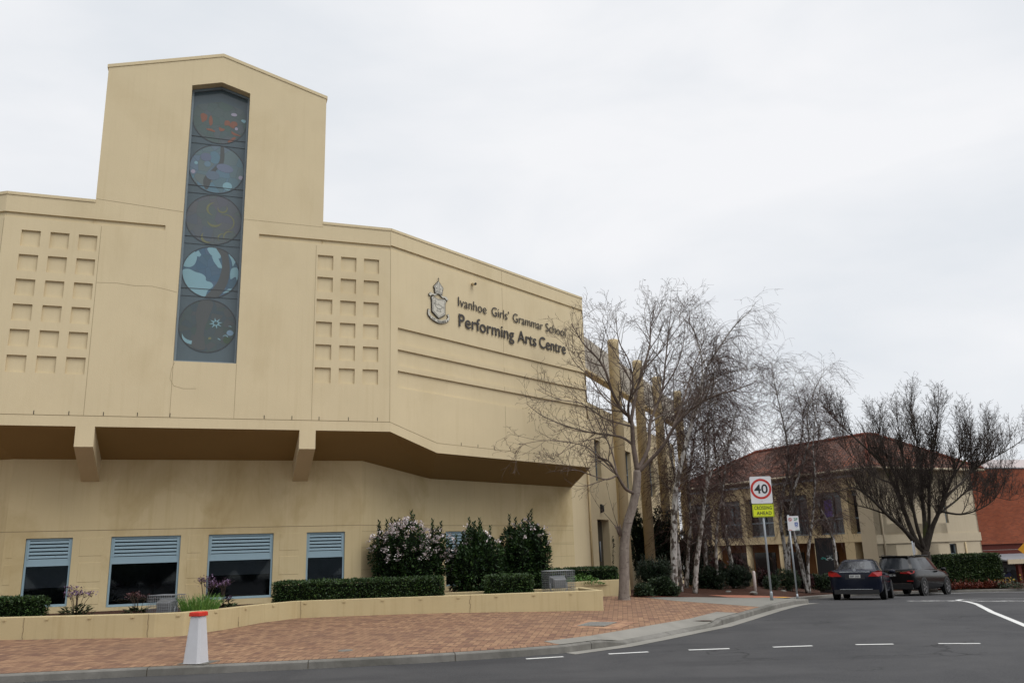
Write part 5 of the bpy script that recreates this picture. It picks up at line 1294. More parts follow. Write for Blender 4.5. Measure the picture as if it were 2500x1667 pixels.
limbs1 = [([fk, pp(1546, 1085), pp(1541, 1025), pp(1518, 1000, -.2), pp(1494, 955, -.4), pp(1478, 905, -.6), pp(1455, 870, -.7), pp(1424, 838, -.8), pp(1395, 790, -.9)], .085, .012),
          ([pp(1541, 1025), pp(1553, 960, .2), pp(1568, 905, .4), pp(1585, 850, .5), pp(1590, 790, .6), pp(1600, 745, .6)], .06, .008),
          ([pp(1537, 1030), pp(1534, 990, -.5), pp(1545, 935, -.9), pp(1535, 880, -1.1), pp(1510, 830, -1.3), pp(1504, 765, -1.4)], .05, .007),
          ([fk, pp(1583, 1092, .3), pp(1588, 1030, .5), pp(1616, 955, .8), pp(1624, 890, 1.0), pp(1632, 810, 1.2), pp(1640, 750, 1.3)], .07, .008),
          ([pp(1556, 1155), pp(1616, 1092, -.3), pp(1652, 1034, -.6), pp(1710, 983, -.9), pp(1762, 961, -1.1), pp(1800, 950, -1.2), pp(1845, 932, -1.4)], .065, .010),
          ([pp(1641, 1048, -.5), pp(1668, 980, -.2), pp(1690, 905, .1), pp(1712, 850, .3), pp(1725, 800, .4)], .035, .006),
          ([pp(1551, 1205), pp(1527, 1192, -.3), pp(1507, 1160, -.5), pp(1488, 1128, -.7), pp(1465, 1117, -.8)], .06, .022),
          ([pp(1507, 1160, -.5), pp(1480, 1170, -.8), pp(1445, 1160, -1.1), pp(1410, 1148, -1.4), pp(1375, 1150, -1.6)], .030, .006),
          ([pp(1545, 1085), pp(1520, 1068, .1), pp(1490, 1062, .3), pp(1440, 1055, .5), pp(1385, 1040, .7), pp(1325, 1015, .8), pp(1285, 985, .9)], .045, .007),
          ([pp(1541, 1040), pp(1520, 1035, -.2), pp(1475, 1020, -.7), pp(1420, 985, -1.2), pp(1365, 975, -1.6), pp(1310, 950, -1.9)], .035, .006),
          ([pp(1465, 1117, -.8), pp(1430, 1090, -1.0), pp(1390, 1080, -1.2), pp(1330, 1075, -1.4), pp(1270, 1085, -1.5)], .022, .005),
          ([pp(1507, 1160, -.5), pp(1493, 1100, -.2), pp(1470, 1050, .2), pp(1440, 985, .6), pp(1420, 930, .8)], .03, .006),
          ([pp(1518, 1000, -.2), pp(1475, 970, .4), pp(1440, 920, .9), pp(1400, 880, 1.2), pp(1375, 820, 1.4)], .03, .006),
          ([pp(1588, 1030, .5), pp(1640, 1000, 1.2), pp(1690, 985, 1.7), pp(1740, 930, 2.0)], .035, .006),
          ([pp(1553, 960, .2), pp(1525, 900, .6), pp(1490, 840, .9), pp(1470, 780, 1.0)], .03, .005),
          ([pp(1568, 905, .4), pp(1610, 860, .0), pp(1655, 800, -.3), pp(1680, 770, -.4)], .025, .005),
          ([pp(1616, 955, .8), pp(1650, 900, .6), pp(1668, 840, .5), pp(1672, 780, .5)], .028, .005)]
for P, r0, r1 in limbs1:
    s_ = spline(P, 5); T1.limb.tube(s_, lerp_r(r0, r1, len(s_), .8), 8, 0)
    T1.along(s_, r0, r1, 4.0, cfg1, [4.6, 5.5, 4.2], .22, .25)
for q, dr in ((pp(1514, 1300, -.12), Vector((-.3, -.1, 1))), (pp(1512, 1296, -.12), Vector((-.6, 0, .8))), (pp(1514, 1298, -.12), Vector((0, -.3, 1)))):
    T1.limb.tube([q - Vector((0, 0, .1)), q + dr * .08, q + dr * .22], [.05, .04, .015], 6)
    T1.shoot(q + dr * .2, dr, 1.3, .010, 1, Vector((0, 0, .3)), .06, [4, 3, 2], cfg1)
T1.finish('street_tree', 'bare grey street tree at the right end of the cream planter', base, M['planebark'], M['twig'], M['twig'], mf=M['stem'])

# white birches: straight pale stems, fine drooping twigs
cfgb = dict(tap=.72, seg=[.22, .18, .14], rmin=.0036, rr=[.5, .7], ang=[(.5, 1.2), (.3, .9)], ang0=(.45, .95), len=[1.7, 1.5, .55], r0=.018, trop=[Vector((0, 0, -.10)), Vector((0, 0, -1.1)), Vector((0, 0, -.9))], wig=[.10, .08, .10], **{'from': [.2, .1]})
def birch(label, stems, seed, dens=4.2, child=(8.0, 3.6), upr=.15, group='white birches in the garden bed'):
    T = Tree(seed)
    b0 = Vector(stems[0][0][0])
    for P, r0, r1, f0 in stems:
        s_ = spline(P, 6); T.trunk.tube(s_, lerp_r(r0, r1, len(s_), .9), 10, 0)
        T.along(s_, r0 * .8, r1, dens, cfgb, child, max(.08, f0 - .10), upr)
    return T.finish('birch_tree', label, b0, M['birchbark'], M['birchlimb'], M['birchtwig'], 'tree', group)
def bp(Y): return lambda px, py, dy=0: at(px, py, Y + dy)
def gb(p): return Vector((p.x, p.y, zpave(p.x, p.y) + .05))
q = bp(31.5); g0 = gb(q(1645, 1430))
birch('thickest birch with peeling white bark behind the street tree', [([g0, q(1645, 1380), q(1645, 1310), q(1647, 1230), q(1652, 1180), q(1670, 1100, .2), q(1690, 1030, .3), q(1712, 940, .4), q(1730, 890, .5), q(1755, 850, .5), q(1790, 800, .5), q(1835, 755, .5)], .155, .012, .34), ([q(1690, 1030, .3), q(1712, 960, -.4), q(1712, 870, -.8), q(1690, 800, -1), q(1668, 780, -1.2)], .05, .01, .2), ([q(1712, 960, .2), q(1750, 920, .8), q(1800, 905, 1.2), q(1850, 895, 1.4)], .04, .008, .1)], 21, 4.6)
q = bp(33.0)
birch('thin birch stem close behind the thickest birch', [([gb(q(1662, 1426)), q(1657, 1360), q(1650, 1280), q(1652, 1200), q(1640, 1120), q(1625, 1040), q(1612, 960), q(1600, 900)], .09, .010, .4)], 22, 4.4)
q = bp(32.5)
birch('leaning birch with white bark left of the speed sign', [([gb(q(1696, 1432)), q(1700, 1380), q(1708, 1320), q(1716, 1260), q(1722, 1200), q(1730, 1120), q(1728, 1040), q(1738, 960), q(1760, 890)], .115, .010, .36), ([q(1722, 1200), q(1745, 1130, .5), q(1775, 1080, .8), q(1800, 1000, .8)], .05, .008, .2)], 23, 4.6)
q = bp(36.5)
birch('birch curving left between the leaning birch and the sign', [([gb(q(1790, 1400)), q(1785, 1370), q(1775, 1320), q(1768, 1260), q(1760, 1180), q(1745, 1100), q(1742, 1020), q(1750, 950)], .105, .010, .3)], 24, 4.5)
birch('slender birch stem seen between the sign and the leaning birch', [([gb(bp(39)(1722, 1420)), bp(39)(1722, 1330), bp(39)(1716, 1250), bp(39)(1725, 1150), bp(39)(1715, 1050), bp(39)(1705, 960)], .10, .010, .35)], 27, 4.4)
q = bp(35.0)
birch('weeping birch with a curtain of brown twigs behind the leaning birch', [([gb(q(1675, 1430)), q(1680, 1350), q(1686, 1270), q(1680, 1190), q(1690, 1110), q(1700, 1040), q(1712, 980), q(1735, 930)], .09, .010, .25)], 31, 5.6, (8.5, 3.6), -.15)
birch('weeping birch with brown twigs between two white trunks and the sign', [([gb(q(1752, 1425)), q(1748, 1350), q(1752, 1270), q(1765, 1190), q(1775, 1110), q(1790, 1040), q(1800, 990)], .08, .009, .25)], 32, 5.6, (8.5, 3.6), -.15)
q = bp(38.5)
birch('two-stemmed birch right behind the speed sign', [([gb(q(1922, 1405)), q(1916, 1340), q(1905, 1270), q(1912, 1200), q(1925, 1140), q(1920, 1070), q(1905, 1000), q(1890, 930), q(1884, 885)], .10, .009, .34), ([gb(q(1926, 1405)), q(1925, 1340, .3), q(1935, 1270, .3), q(1930, 1190, .3), q(1945, 1120, .3), q(1960, 1050, .3), q(1955, 990, .3), q(1935, 930, .3)], .09, .009, .34)], 25, 4.4, upr=.3)
q = bp(38.0)
birch('multi-stemmed pale birch left of the dark blue sedan', [([gb(q(1968, 1412)), q(1955, 1370), q(1942, 1320), q(1930, 1260), q(1938, 1200), q(1960, 1130), q(1975, 1070), q(1970, 1010), q(1990, 950), q(2012, 905)], .10, .009, .36), ([gb(q(1972, 1412)), q(1972, 1370, -.2), q(1978, 1310, -.2), q(1985, 1250, -.2), q(1990, 1170, -.2), q(1985, 1090, -.2), q(1992, 1000, -.2), q(2005, 940, -.2)], .08, .009, .36)], 26, 4.4, upr=.3)
q = bp(39.5)
birch('slim birch leaning left beside the dark totem sign', [([gb(q(2044, 1412)), q(2040, 1360), q(2033, 1313), q(2018, 1270), q(2000, 1235), q(1988, 1180), q(1990, 1120), q(2000, 1060), q(1985, 990), q(1990, 930)], .09, .009, .34)], 28, 4.4, upr=.3)

# the dark spreading tree beyond the cars
Y0 = 44.2
T2 = Tree(9)
base = pp(2268, 1420); base.z = zpave(base.x, base.y) - .05
cfg2 = dict(tap=.5, seg=[.28, .22, .16], rmin=.0055, rr=[.5, .7], ang=[(.3, .8), (.4, 1.1)], ang0=(.3, .9), len=[2.1, .75, .26], r0=.022, trop=[Vector((0, 0, .85)), Vector((0, 0, .9)), Vector((0, 0, .4))], wig=[.05, .08, .14], **{'from': [.08, .1]})
T2.trunk.tube(spline([base, pp(2266, 1400), pp(2262, 1370), pp(2260, 1345)], 4), lerp_r(.36, .20, 13), 12)
fk = pp(2260, 1348)
limbs2 = [([fk, pp(2235, 1325), pp(2205, 1290, -.4), pp(2165, 1255, -.8), pp(2125, 1215, -1.2), pp(2085, 1190, -1.5), pp(2045, 1200, -1.6)], .20, .02),
          ([fk, pp(2232, 1310, .3), pp(2205, 1240, .5), pp(2180, 1180, .6), pp(2150, 1130, .7), pp(2105, 1085, .8), pp(2060, 1045, .9), pp(2025, 1010, 1)], .19, .015),
          ([pp(2205, 1240, .5), pp(2185, 1160, 1.0), pp(2160, 1095, 1.4), pp(2140, 1030, 1.6)], .09, .015),
          ([fk, pp(2240, 1290, -.4), pp(2225, 1220, -.8), pp(2210, 1150, -1.0), pp(2200, 1090, -1.1), pp(2190, 1020, -1.1)], .14, .015),
          ([fk, pp(2258, 1280, .5), pp(2250, 1200, .8), pp(2245, 1130, 1.0), pp(2235, 1060, 1.1), pp(2222, 985, 1.1)], .19, .015),
          ([fk, pp(2268, 1270), pp(2268, 1200, -.6), pp(2275, 1130, -1.0), pp(2285, 1060, -1.2), pp(2290, 1000, -1.2)], .14, .015),
          ([fk, pp(2275, 1290, -.2), pp(2290, 1255, -.5), pp(2305, 1215, -.8), pp(2325, 1165, -1.0), pp(2345, 1110, -1.2), pp(2350, 1050, -1.2)], .19, .015),
          ([pp(2290, 1255, -.5), pp(2330, 1225, .2), pp(2370, 1195, .6), pp(2420, 1210, 1.0), pp(2470, 1222, 1.2)], .08, .010),
          ([pp(2298, 1248, -.5), pp(2345, 1255, -1.0), pp(2390, 1243, -1.4), pp(2430, 1215, -1.7), pp(2455, 1165, -1.8)], .075, .010),
          ([pp(2305, 1215, -.8), pp(2345, 1180, -.2), pp(2385, 1140, .3), pp(2430, 1115, .6), pp(2480, 1085, .8), pp(2510, 1060, .9)], .09, .010),
          ([pp(2325, 1165, -1.0), pp(2360, 1120, -1.6), pp(2395, 1105, -2.0), pp(2420, 1060, -2.2)], .07, .010),
          ([pp(2180, 1180, .6), pp(2130, 1160, 1.4), pp(2085, 1120, 2.0), pp(2050, 1085, 2.4)], .07, .010),
          ([pp(2165, 1255, -.8), pp(2120, 1240, -.2), pp(2070, 1225, .2), pp(2030, 1190, .4)], .06, .010)]
for P, r0, r1 in limbs2:
    s_ = spline(P, 5); r0 *= .85; T2.limb.tube(s_, lerp_r(r0, r1, len(s_), .8), 8, 0)
    T2.along(s_, r0 * .8, r1, 6.5, cfg2, [7.5, 6.0], .22, .75)
T2.finish('spreading_tree', 'dark bare spreading tree beyond the parked cars', base, M['darkbark'], M['darkbark'], M['darktwig'])
# ------------------------------------------------------------------ cream building with tiled roof
W0 = Vector((19.84, 47.4)); u_ = Vector((-.45, .893)); w_ = Vector((.893, .45))
RF = Face((W0.x, W0.y), math.atan2(u_.y, u_.x))       # long facade: s runs away from the corner
RW = Face((W0.x, W0.y), math.atan2(w_.y, w_.x))       # wing front
KB = empty('tiled_roof_building', (W0.x, W0.y, -3.0), 'cream two storey school building with terracotta hipped roof and round porch columns', 'building')
k_ = 1.09
SB, ST, UB, UT, FT, EV = -.20, .26, .30, 2.72, 3.45, 3.88
def fbox(mb, F, s0, s1, z0, z1, d0, d1, m=0):
    mb.hexa([F.pt(s0, z0, d0), F.pt(s1, z0, d0), F.pt(s1, z0, d1), F.pt(s0, z0, d1), F.pt(s0, z1, d0), F.pt(s1, z1, d0), F.pt(s1, z1, d1), F.pt(s0, z1, d1)], m)
IN = -1                                                # inside of the long facade lies at negative off
cream2 = vary('pale_cream_render', (.50, .43, .31), .06, 1.2, .85, 40, .004, .25, .25, (.78, .74, .68), .25); M['cream2'] = cream2
porch = vary('orange_brown_render', (.26, .125, .050), .08, 1.2, .85, 40, .004, .25, .2); M['porch'] = porch
LF = 17.0
mb = MB(); fbox(mb, RF, 1.0, LF, SB, ST, 0, -2.6); mb.build('balcony_slab', M['ochre'], KB)
cols = [12.5 * k_, 9.66 * k_, 6.9 * k_, 4.16 * k_]
for s in cols + [15.5 * k_]:
    p = RF.pt(s, 0, -.28); mb = MB(); mb.lathe((p.x, p.y, 0), [(.21, -3.3), (.21, SB - .005)], 18); mb.build('porch_column', M['ochre'], KB)
mb = MB(); fbox(mb, RF, 1.55, 2.25, -3.3, SB - .004, -.02, -.6); mb.build('porch_pier', M['ochre'], KB)
mb = MB(); fbox(mb, RF, -.0, 1.0, -3.4, EV - .02, .0, -6); mb.build('corner_pier', cream2, KB)
mb = MB(); fbox(mb, RF, 1.0, LF, -3.4, SB - .002, -2.6, -2.8); mb.build('porch_wall', porch, KB)
for s0, s1 in ((2.6, 4.0), (5.2, 6.6), (8.0, 9.2), (10.6, 12.6), (13.4, 15)):
    mb = MB(); fbox(mb, RF, s0, s1, -3.3, -.75, -2.55, -2.598); mb.build('porch_glazing', M['darkglass'], KB)
mb = MB(); p = RF.pt(1.9, -.95, -2.5); Mx = RF.mat(2.35, -1.0, -2.55)
c_ = RF.pt(1.3, -1.0, -2.54); mb.lathe((0, 0, 0), [(.22, 0), (.24, .05), (.19, .06)], 20)
mb.v = [tuple(c_ + Vector((-.893, -.45, 0)) * v[2] + Vector((-.45, .893, 0)) * v[0] + Vector((0, 0, v[1]))) for v in mb.v]
tag(mb.build('wall_clock', M['galv']), 'round wall clock under the porch of the cream building', 'clock')
for s in cols + [15.5 * k_, 1.9]:
    mb = MB(); fbox(mb, RF, s - .24, s + .24, ST, FT, 0, -.5); mb.build('upper_pier', M['ochre'], KB)
mb = MB(); fbox(mb, RF, 1.0, LF, UT, FT - .002, -.05, -.6); mb.build('lintel', M['ochre'], KB)
mb = MB(); fbox(mb, RF, 1.0, LF, FT, FT + .12, .06, -.5); mb.build('gutter', M['galv'], KB)
mb = MB(); fbox(mb, RF, 1.0, LF, ST, UT, -.55, -.6); mb.build('upper_glazing', M['darkglass'], KB)
mb = MB(); fbox(mb, RF, 1.0, LF, 1.10, 1.19, -.46, -.548)
edges = sorted(cols + [15.5 * k_, 1.9])
for a, b in zip(edges, edges[1:]):
    fbox(mb, RF, (a + b) / 2 - .035, (a + b) / 2 + .035, ST, UT, -.44, -.549); 
fbox(mb, RF, 1.0, LF, ST, ST + .09, -.45, -.547); fbox(mb, RF, 1.0, LF, UT - .30, UT, -.42, -.546)
mb.build('glazing_frame', M['bluegrey'], KB)
mb = MB()
for k in range(120): fbox(mb, RF, 2.2 + k * .12, 2.215 + k * .12, ST, 1.1, -.40, -.41)
mb.build('balustrade', M['steel'], KB)
mb = MB(); fbox(mb, RF, 3.2, 4.0, 1.3, 2.3, -.52, -.545); mb.build('purple_poster', nmat('purple_print', (.10, .06, .24), .6), KB)
# eave soffit and walls behind
mb = MB(); fbox(mb, RF, .99, LF, FT + .12, EV, -.3, -.5); fbox(mb, RF, LF - .02, LF, -3.4, EV, -.5, -8.8); fbox(mb, RF, 0, LF, -3.4, EV, -8.75, -8.85); mb.build('wall', cream2, KB)
# wing front with windows
LW = 8.85
WX = [(1.5, 3.2, -2.3, -.42), (5.05, 6.6, -2.3, -.46), (1.0, 2.6, .72, 2.5), (5.05, 6.25, .72, 2.5), (3.3, 4.2, .72, 2.5)]
mb = MB(); facade(mb, RW, [0, LW], lambda x: EV, lambda x: -3.4, [(a, b, z0, z1, .3, 1) for a, b, z0, z1 in WX], 0)
e0, e1 = RW.pt(LW, 0), RW.pt(LW, 0, 12)
mb.face([(e0.x, e0.y, -3.4), (e1.x, e1.y, -3.4), (e1.x, e1.y, EV), (e0.x, e0.y, EV)]); mb.build('wing_wall', [cream2, M['dark']], KB)
mb = MB(); fbox(mb, RW, -.02, LW + .04, -.34, .14, -.05, .01); mb.build('string_course', cream2, KB)
for a, b, z0, z1 in WX:
    mb = MB(); w = .07
    for s0, s1, za, zb in ((a, a + w, z0, z1), (b - w, b, z0, z1), (a + w, b - w, z0, z0 + w), (a + w, b - w, z1 - w, z1), ((a + b) / 2 - .03, (a + b) / 2 + .03, z0 + w, z1 - w), (a + w, (a + b) / 2 - .03, z1 - .62, z1 - .55), ((a + b) / 2 + .03, b - w, z1 - .62, z1 - .55)): fbox(mb, RW, s0, s1, za, zb, .12, .18)
    wf = mb.build('window', M['bluegrey'], KB)
    mb = MB(); fbox(mb, RW, a + w, b - w, z0 + w, z1 - w, .20, .21); mb.build('pane', M['darkglass'], wf)
mb = MB(); p = RW.pt(.55, 0, -.05); mb.tube([Vector((p.x, p.y, 3.4)), Vector((p.x, p.y, -3.0))], .06, 10); mb.build('downpipe', cream2, KB)
mb = MB(); p = RW.pt(7.35, 0, -.05); mb.tube([Vector((p.x, p.y, -.4)), Vector((p.x, p.y, -3.0))], .05, 8); mb.build('downpipe', M['ochre'], KB)
# hipped roof with uv-mapped tiles
def roof_face(bm, uvl, P):
    vs = [bm.verts.new(p) for p in P]; f = bm.faces.new(vs)
    n = (P[1] - P[0]).cross(P[2] - P[0]).normalized()
    ux = Vector((-n.y, n.x, 0)).normalized(); uy = n.cross(ux)
    for lp in f.loops: lp[uvl].uv = (lp.vert.co.dot(ux), lp.vert.co.dot(uy))
G = lambda s, t, z: Vector((*(W0 + u_ * s + w_ * t), z))
ov = .55; RZ = 6.35; mt_ = LW / 2
bm = bmesh.new(); uvl = bm.loops.layers.uv.new('uv')
A, Bq, Cq, Dq = G(-ov, -ov, EV - .02), G(-ov, LW + ov, EV - .02), G(LF + ov, LW + ov, EV - .02), G(LF + ov, -ov, EV - .02)
R0, R1 = G(mt_ * .80, mt_, RZ), G(LF - mt_ * .8, mt_, RZ)
R0b = G(mt_ * .80, mt_ + .9, RZ - .02)
roof_face(bm, uvl, [A, Bq, R0b, R0]); roof_face(bm, uvl, [Dq, A, R0, R1]); roof_face(bm, uvl, [Cq, Dq, R1]); roof_face(bm, uvl, [Bq, Cq, R1, R0b])
me = bpy.data.meshes.new('roof'); bm.to_mesh(me); bm.free(); me.materials.append(M['tiles'])
ro = bpy.data.objects.new('roof', me); COL.objects.link(ro); ro.parent = KB; ro.location = -ORG[KB]; ORG[ro] = Vector((0, 0, 0))
mb = MB()
for a, b in ((A, R0), (Bq, R0b), (R0, R1), (R0, R0b), (Dq, R1)):
    n = int((b - a).length / .38); 
    for k in range(n):
        p, q_ = a.lerp(b, k / n), a.lerp(b, (k + .93) / n); mb.tube([p + Vector((0, 0, .02)), q_ + Vector((0, 0, .05))], [.10, .125], 7)
mb.build('ridge_tiles', M['ridge'], KB)
mb = MB()
for a, b, in ((A, Bq), (Dq, A)):
    t = (b - a).normalized(); mb.tube([a + Vector((0, 0, -.06)), b + Vector((0, 0, -.06))], .075, 8)
mb.build('eave_gutter', cream2, KB)
mb = MB(); mb.face([A - Vector((0,0,.10)), Bq - Vector((0,0,.10)), Cq - Vector((0,0,.10)), Dq - Vector((0,0,.10))]); mb.build('eave_soffit', cream2, KB)
# dark totem sign in front of the porch
tc = at(2018, 1360, 41.5); tb = Vector((tc.x, tc.y, zpave(tc.x, tc.y))); zt = at(2018, 1312, 41.5).z
TS = empty('totem_sign', tb, 'tall black totem sign with a teal and white emblem and blue edge', 'sign')
tm = sign_mat(Vector((tb.x, tb.y, tb.z)), math.radians(-24)); hh = zt - tb.z
mb = MB(); mb.prism([(-.47, -.1), (.37, -.1), (.37, hh), (-.47, hh)], tm, -.12, .0, 0); mb.build('panel', signblack, TS)
mb = MB(); mb.prism([(.372, -.1), (.47, -.1), (.47, hh), (.372, hh)], tm, -.12, .004, 0); mb.build('blue_edge', nmat('blue_paint', (.012, .035, .16), .4), TS)
R = random.Random(4)
mb = MB()
for k in range(9):
    x, y = -.22 + k * .06, hh - .98 + .05 * math.sin(k * 1.3); mb.prism(blob(x, y, .06, .022, 9, .25, R.uniform(-.6, .6), k), tm, .001, .004 + k * .0004, 0 if k < 4 else 1)
for k in range(3): mb.prism([(.0 + k * .1, hh - .86), (.07 + k * .1, hh - .86), (.07 + k * .1, hh - .845), (.0 + k * .1, hh - .845)], tm, .001, .003, 1)
mb.build('emblem', [nmat('teal_print', (.05, .30, .26), .5), nmat('pale_print', (.42, .47, .46), .5)], TS)
# hedge and bedding in front of the wing
hx = at(2437, 1447, 47.0); 
ha = Vector((20.9, 45.35)); hb = Vector((26.05, 47.25)); hz = zpave(23.5, 46.3) - .02
box_hedge(Vector(((ha.x + hb.x) / 2, (ha.y + hb.y) / 2, hz)), math.atan2(hb.y - ha.y, hb.x - ha.x), ((hb - ha).length, .9, 1.72), 15000, 'tall clipped hedge in front of the cream wing behind the black four wheel drive', 'hedge', (.11, .06), 'clipped_hedge', seed=40)
R = random.Random(8); mb = MB()
for k in range(2600):
    f = R.random(); p = ha.lerp(hb, f) + Vector((.30, -.75)) * R.uniform(.75, 1.25); z = zpave(p.x, p.y) + abs(R.gauss(0, .14)) + .03
    mb.leaf(Vector((p.x, p.y, z)), Vector((R.uniform(-1, 1), R.uniform(-1, 1), R.uniform(.2, 1.2))), Vector((0, 0, 1)), .13, .06)
tag(mb.build('red_bedding', M['redleaf']), 'row of red bedding plants at the foot of the tall hedge', 'bedding', kind='stuff')
for k, (px, lab) in enumerate(((2455, 'low plant with yellow flowers right of the red bedding'), (2485, 'low plant with yellow flowers at the right photo edge'))):
    p = at(px, 1440, 45.8 - k * .5); z = zpave(p.x, p.y); R = random.Random(50 + k); O = empty('flowering_plant', (p.x, p.y, z), lab, 'flower'); a_, b_ = MB(), MB()
    for j in range(260):
        v = Vector((R.gauss(0, .28), R.gauss(0, .2), abs(R.gauss(0, .16)))); a_.leaf(Vector((p.x, p.y, z)) + v, Vector((R.uniform(-1, 1), R.uniform(-1, 1), R.uniform(0, 1))), Vector((0, 0, 1)), .12, .05)
        if j % 26 == 0: 
            for _ in range(5): b_.leaf(Vector((p.x, p.y, z + .30)) + v * .9, Vector((R.uniform(-1, 1), R.uniform(-1, 1), R.uniform(0, 1))), Vector((0, 0, 1)), .07, .06)
    a_.build('leaves', M['midshrub'], O); b_.build('flower_head', M['yellowfl'], O)
# red brick building with veranda at the right edge
RBF = Face((29.2, 54.2), math.radians(14))
BB = empty('red_brick_building', (29.2, 54.2, -3.2), 'tall red brick wall with a low veranda at the right edge', 'building')
mb = MB(); facade(mb, RBF, [0, 18], lambda x: 4.12, lambda x: -.62, [], 0); q0, q1 = RBF.pt(0, 0), RBF.pt(0, 0, 10)
mb.face([(q0.x, q0.y, -3.4), (q1.x, q1.y, -3.4), (q1.x, q1.y, 4.12), (q0.x, q0.y, 4.12)]); mb.face([RBF.pt(0, 4.12), RBF.pt(18, 4.12), RBF.pt(18, 4.12, 10), RBF.pt(0, 4.12, 10)]); mb.build('brick_wall', M['redbrick'], BB)
mb = MB(); fbox(mb, RBF, -.05, 18, 4.122, 4.19, -.06, .2); mb.build('coping', M['steel'], BB)
mb = MB(); fbox(mb, RBF, 3.2, 18, 4.2, 4.95, 2.4, 9); mb.build('white_roof', M['white'], BB)
darkred = vary('dark_red_cladding', (.085, .016, .010), .15, 4, .8, 30); M['darkred'] = darkred
mb = MB(); fbox(mb, RBF, .05, 18, -.98, -.62, .12, .5); fbox(mb, RBF, .05, 18, -1.5, -1.0, .05, .5); mb.build('cladding', darkred, BB)
mb = MB(); fbox(mb, RBF, .1, 18, -3.4, -1.5, .8, .9); mb.build('lower_wall', M['redbrick'], BB)
mb = MB(); mb.hexa([RBF.pt(-.6, -1.62, -2.6), RBF.pt(18, -1.62, -2.6), RBF.pt(18, -1.32, .05), RBF.pt(-.6, -1.32, .05), RBF.pt(-.6, -1.54, -2.6), RBF.pt(18, -1.54, -2.6), RBF.pt(18, -1.24, .05), RBF.pt(-.6, -1.24, .05)]); mb.build('veranda_roof', M['galv'], BB)
mb = MB(); fbox(mb, RBF, -.65, 18, -1.76, -1.50, -2.66, -2.602); mb.build('fascia', cream2, BB)
for s in (.15, .75, 4.2, 8.0):
    mb = MB(); fbox(mb, RBF, s, s + .22, -3.4, -1.765, -2.5, -2.3); mb.build('veranda_post', darkred, BB)
mb = MB(); fbox(mb, RBF, 1.0, 3.4, -2.9, -1.7, .70, .795); wf = mb.build('window', M['black'], BB)
mb = MB(); fbox(mb, RBF, 1.15, 3.25, -2.35, -1.78, .68, .698); mb.build('pane', vary('pale_window', (.30, .34, .36), .1, 3), wf)
mb = MB(); R = random.Random(3)
for k in range(6): mb.prism(blob(1.6 + k * .22 + R.uniform(-.1, .1), -2.4 + R.uniform(-.25, .25), .2, .16, 10, .25, 0, k), RBF.mat(0, 0, .675), .0, .004 + k * .001, k % 2)
mb.build('poster', [nmat('blue_print', (.03, .045, .19), .5), nmat('dark_print', (.03, .03, .04), .5)], wf)
# diamond warning sign just entering the frame
dp = at(2512, 1340, 36.0); db = Vector((dp.x, dp.y, zroad(dp.x, dp.y) + .1))
DS = empty('warning_sign', db, 'orange yellow diamond warning sign cut by the right photo edge', 'road sign')
mb = MB(); mb.tube([db, Vector((dp.x, dp.y, dp.z + .3))], .03, 10); mb.build('pole', M['galv'], DS)
mb = MB(); mb.prism([(0, -.42), (.42, 0), (0, .42), (-.42, 0)], sign_mat(Vector((dp.x, dp.y - .04, dp.z)), math.radians(-28)), -.004, 0, 0); mb.build('plate', nmat('sign_amber', (.66, .30, .01), .5), DS)
# slim pole behind the four wheel drive
pb = at(2240, 1400, 43.0); pb.z = zpave(pb.x, pb.y); ptop = at(2234, 1320, 43.0)
PP = empty('parking_sign', pb, 'white sign on a grey pole seen edge-on behind the black four wheel drive', 'road sign')
mb = MB(); mb.tube([pb, Vector((pb.x - .05, pb.y, ptop.z))], .03, 10); mb.build('pole', M['galv'], PP)
mb = MB(); mb.prism(rrect(.14, .55, .02), sign_mat(Vector((pb.x - .02, pb.y - .05, ptop.z - .35)), math.radians(-60)), -.004, 0, 0); mb.build('plate', signwhite, PP)
# ------------------------------------------------------------------ parked cars
def carpaint(name, c):
    m = nmat(name, c, .2, 0, .22)
    f = noise_n(m, objpos(m), 3.0, 3); rr = ramp(m, f, (.3, .08), (.7, .18)); L(m, rr, bsdf(m).inputs['Roughness']); return m
tyre_m = vary('tyre_rubber', (.016, .016, .016), .15, 8, .85, 60); rim_m = nmat('alloy_rim', (.30, .30, .31), .28, .8)
chrome = nmat('chrome_trim', (.62, .63, .65), .15, 1.0); lampred = nmat('tail_lamp_red', (.30, .010, .010), .15, 0, .6); carglass = nmat('car_glass', (.018, .021, .025), .04, 0, .6)
plate_m = nmat('number_plate', (.50, .51, .50), .5); blackpl = nmat('black_trim', (.010, .010, .011), .45)
def superring(hw, y0, y1, z, n=28, e=4.0, zr=0.0):
    out = []; cy, hy = (y0 + y1) / 2, (y1 - y0) / 2
    for k in range(n):
        a = 2 * math.pi * (k + .5) / n; c, s = math.cos(a), math.sin(a)
        x = hw * math.copysign(abs(c) ** (2 / e), c); y = cy + hy * math.copysign(abs(s) ** (2 / e), s)
        out.append(Vector((x, y, z + zr * (y - cy) / hy)))
    return out
